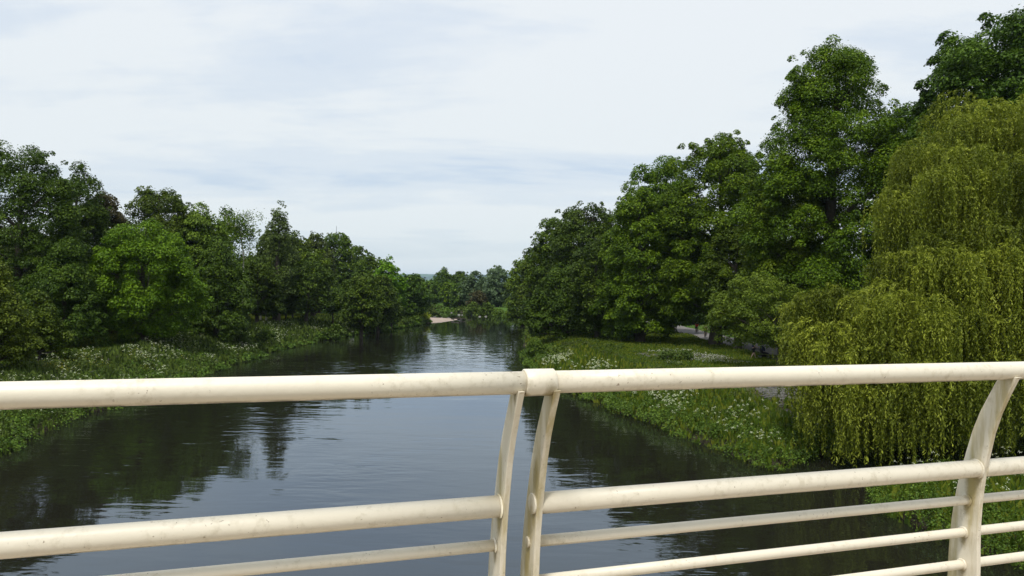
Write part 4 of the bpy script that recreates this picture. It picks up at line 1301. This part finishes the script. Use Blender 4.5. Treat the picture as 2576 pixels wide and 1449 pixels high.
# grime gathered at the welds and under the joint sleeve
spots = [(W(.95, -.03, .045), .05), (W(.87, -.02, .045), .03), (W(.985, .0, .04), .035), (W(.835, .0, .04), .03)]
for drop_, n_, rad_ in ((.448, .140, .038), (.598, .183, .02), (.747, .198, .02), (.893, .203, .02), (1.038, .207, .02)):
    for s_ in (.834, .958, .988, 3.045, 3.08):
        spots.append((W(s_, n_, drop_ + rad_ + .006), .030 + rad_ * .6))
spots.append((W(3.05, .16, .53), .07))
spots.append((W(.96, .17, .53), .06)); spots.append((W(.96, .20, .68), .05)); spots.append((W(.96, .12, .35), .06))
gm_ = None
for pt, rd in spots:
    vs_ = t.nodes.new('ShaderNodeVectorMath'); vs_.operation = 'SUBTRACT'
    t.links.new(pos, vs_.inputs[0]); vs_.inputs[1].default_value = pt
    v2_ = t.nodes.new('ShaderNodeVectorMath'); v2_.operation = 'MULTIPLY'
    t.links.new(vs_.outputs[0], v2_.inputs[0]); v2_.inputs[1].default_value = (1.3, 1.3, .55)
    vm = t.nodes.new('ShaderNodeVectorMath'); vm.operation = 'LENGTH'
    t.links.new(v2_.outputs[0], vm.inputs[0])
    q_ = math_n(t, 'SUBTRACT', 1.0, math_n(t, 'DIVIDE', vm.outputs['Value'], rd), True)
    gm_ = q_ if gm_ is None else math_n(t, 'MAXIMUM', gm_, q_)
gn_ = noise(t, pos, 45.0, 6, 0.7)
gf_ = ramp(t, math_n(t, 'MULTIPLY', gm_, math_n(t, 'ADD', gn_, 0.25)), [(0.18, 0.0), (0.52, 0.75)])
c3 = mix_col(t, gf_, c3, (0.26, 0.20, 0.08))
t.links.new(c3, b.inputs['Base Color'])
b.inputs['Roughness'].default_value = 0.42
b.inputs['Specular IOR Level'].default_value = 0.4
bn = t.nodes.new('ShaderNodeBump')
bn.inputs['Distance'].default_value = 0.0012
t.links.new(fine, bn.inputs['Height'])
t.links.new(bn.outputs[0], b.inputs['Normal'])
# posts: same paint with green algae streaks running down the plate
paint2 = paint.copy()
paint2.name = 'cream_paint_streaked'
t = paint2.node_tree
b = t.nodes['Principled BSDF']
old = b.inputs['Base Color'].links[0].from_socket
g2 = t.nodes.new('ShaderNodeNewGeometry')
st = noise(t, mapping(t, g2.outputs['Position'], (16, 16, 2.2)), 1.0, 5, 0.6)
st2 = ramp(t, st, [(0.47, 0.0), (0.64, 0.7)])
t.links.new(mix_col(t, st2, old, (0.40, 0.32, 0.12)), b.inputs['Base Color'])

def tube_mesh(s0, s1, n_, drop, rad, seg=32, caps=True, name='rail', bevel=0.0, cuts=1):
    bm = bmesh.new()
    prof_ = [(s0, rad - bevel), (s0 + bevel, rad)] if bevel else [(s0, rad)]
    for k in range(1, cuts):
        prof_.append((s0 + (s1 - s0) * k / cuts, rad))
    prof_ += [(s1 - bevel, rad), (s1, rad - bevel)] if bevel else [(s1, rad)]
    rings = []
    for s_, rr in prof_:
        c_ = W(s_, n_, drop)
        rings.append([bm.verts.new(c_ + nvv * (rr * math.cos(2 * math.pi * i / seg)) + Vector((0, 0, rr * math.sin(2 * math.pi * i / seg)))) for i in range(seg)])
    for a_, c_ in zip(rings[:-1], rings[1:]):
        for i in range(seg):
            f_ = bm.faces.new((a_[i], a_[(i + 1) % seg], c_[(i + 1) % seg], c_[i]))
            f_.smooth = True
    if caps:
        bm.faces.new(rings[0][::-1]); bm.faces.new(rings[-1])
    return mesh_bm(name, bm)
rail_root = tag(empty('bridge_railing', W(0.9, 0.25, 1.30)), 'cream painted tubular steel bridge railing with curved posts across the foreground', 'railing')
bpy.context.view_layer.update()
INV = Matrix.Translation(-W(0.9, 0.25, 1.30))
def rpart(name, me, mat):
    me.transform(INV)
    return link(name, me, mat, rail_root)
SA0, SA1 = 0.836, 0.857          # left joint post
SB0, SB1 = 0.961, 0.984          # right joint post
SC0, SC1 = 3.050, 3.072
posts = [(-3.39, -3.369), (-1.277, -1.256), (SA0, SA1), (SB0, SB1), (SC0, SC1), (5.138, 5.16)]
sides = {0: (-6.0, SA0), 1: (SB1, 7.2)}
RAILS = [(.448, .140, .038, 'mid_rail'), (.598, .183, .0205, 'lower_bar'), (.747, .198, .0205, 'lower_bar'), (.893, .203, .0205, 'lower_bar'), (1.038, .207, .0205, 'lower_bar'), (1.18, .209, .0205, 'lower_bar')]
h = rpart('handrail', tube_mesh(-6.0, .905, 0, 0, .038, 40, cuts=12), paint)
h2 = rpart('handrail', tube_mesh(.912, 7.2, 0, 0, .038, 40, cuts=12), paint)
sl = tube_mesh(.866, .974, 0, 0, .0455, 40, bevel=.0035, name='sleeve')
rpart('joint_sleeve', sl, paint)
for drop, n_, rad, nm in RAILS:
    rpart(nm, tube_mesh(-6.0, SA0 + .004, n_, drop, rad, 28, cuts=8), paint)
    rpart(nm, tube_mesh(SB1 - .004, 7.2, n_, drop, rad, 28, cuts=8), paint)
fe = [(.030, .040), (.10, .078), (.19, .125), (.28, .162), (.38, .192), (.46, .215), (.54, .235), (.62, .250), (.70, .262), (.79, .271), (.88, .276), (1.10, .283), (1.29, .285)]
ww = [.080, .083, .090, .097, .105, .112, .120, .127, .134, .142, .149, .154, .156]
for pi_, (s0, s1) in enumerate(posts):
    bm = bmesh.new()
    A_, B_ = [], []
    outl = [(fn, dr) for (dr, fn) in fe] + [(fn - w_, dr) for (dr, fn), w_ in list(zip(fe, ww))[::-1]]
    # little fillets where the plate meets the handrail
    outl = [(outl[0][0] + .012, .024)] + outl + [(outl[-1][0] - .010, .024)]
    for s_ in (s0, s1):
        ring = [bm.verts.new(W(s_, n_, d_)) for n_, d_ in outl]
        bm.faces.new(ring)
        (A_ if s_ == s0 else B_).extend(ring)
    for i in range(len(outl)):
        j = (i + 1) % len(outl)
        bm.faces.new((A_[i], A_[j], B_[j], B_[i]))
    me = mesh_bm('post', bm)
    po = rpart('post', me, paint2)
    bv = po.modifiers.new('Bevel', 'BEVEL')
    bv.width = .003
    bv.segments = 3
    bv.limit_method = 'ANGLE'
    # base plate of the post
    bm = bmesh.new()
    c_ = W((s0 + s1) / 2, .207, 1.285)
    M_ = Matrix.Translation(c_) @ Matrix(((dv.x, nvv.x, 0), (dv.y, nvv.y, 0), (0, 0, 1))).to_4x4()
    bmesh.ops.create_cube(bm, size=1, matrix=M_ @ Matrix.Diagonal((.10, .22, .015, 1)))
    o = link('base_plate', mesh_bm('base_plate', bm), paint2, po)
    o.data.transform(INV)
# weld collars around the rails on the left faces of the intermediate posts, round end caps on the joint posts
for (s0, s1) in (posts[1], posts[4], posts[5]):
    for drop, n_, rad, nm in RAILS:
        rpart('weld_collar', tube_mesh(s0 - .009, s0 + .002, n_, drop, rad + .0065, 28, bevel=.005, name='collar'), paint2)
        rpart('weld_collar', tube_mesh(s1 - .002, s1 + .006, n_, drop, rad + .003, 28, bevel=.0025, name='collar'), paint2)
for drop, n_, rad, nm in RAILS:
    rpart('weld_collar', tube_mesh(SA0 - .008, SA0 + .002, n_, drop, rad + .006, 28, bevel=.005, name='collar'), paint2)
    rpart('end_cap', tube_mesh(SB0 - .007, SB0 + .002, n_, drop, rad - .001, 28, bevel=.002, name='cap'), paint)

# bridge deck under the camera, with a timber-less plain surface
bm = bmesh.new()
M_ = Matrix.Translation(W(0, -1.60, 1.45)) @ Matrix(((dv.x, nvv.x, 0), (dv.y, nvv.y, 0), (0, 0, 1))).to_4x4()
bmesh.ops.create_cube(bm, size=1, matrix=M_ @ Matrix.Diagonal((60, 4.0, .30, 1)))
deck = link('bridge_deck', mesh_bm('bridge_deck', bm), simple('deck_surface', (0.36, 0.29, 0.22), .9, .2, 3, bump=.004))
tag(deck, 'footbridge deck beneath the railing', kind='structure')

# ------------------------------------------------------------------ thin haze of the far valley
HZ = 0.00007
bm = bmesh.new()
bmesh.ops.create_cube(bm, size=1, matrix=Matrix.Translation((0, 3300, 84)) @ Matrix.Diagonal((19000, 12500, 176, 1)))
hz_m = bpy.data.materials.new('haze_air')
hz_m.use_nodes = True
t = hz_m.node_tree
t.nodes.remove(t.nodes['Principled BSDF'])
pvn = t.nodes.new('ShaderNodeVolumePrincipled')
pvn.inputs['Density'].default_value = HZ
pvn.inputs['Color'].default_value = (0.62, 0.80, 1.0, 1)
t.links.new(pvn.outputs[0], t.nodes['Material Output'].inputs['Volume'])
haze = link('haze', mesh_bm('haze', bm), hz_m)
tag(haze, 'thin bluish haze over the valley', kind='stuff')
tot = sum(len(o.data.polygons) for o in bpy.data.objects if o.type == 'MESH')
print('faces', tot, 'objects', len(bpy.data.objects))
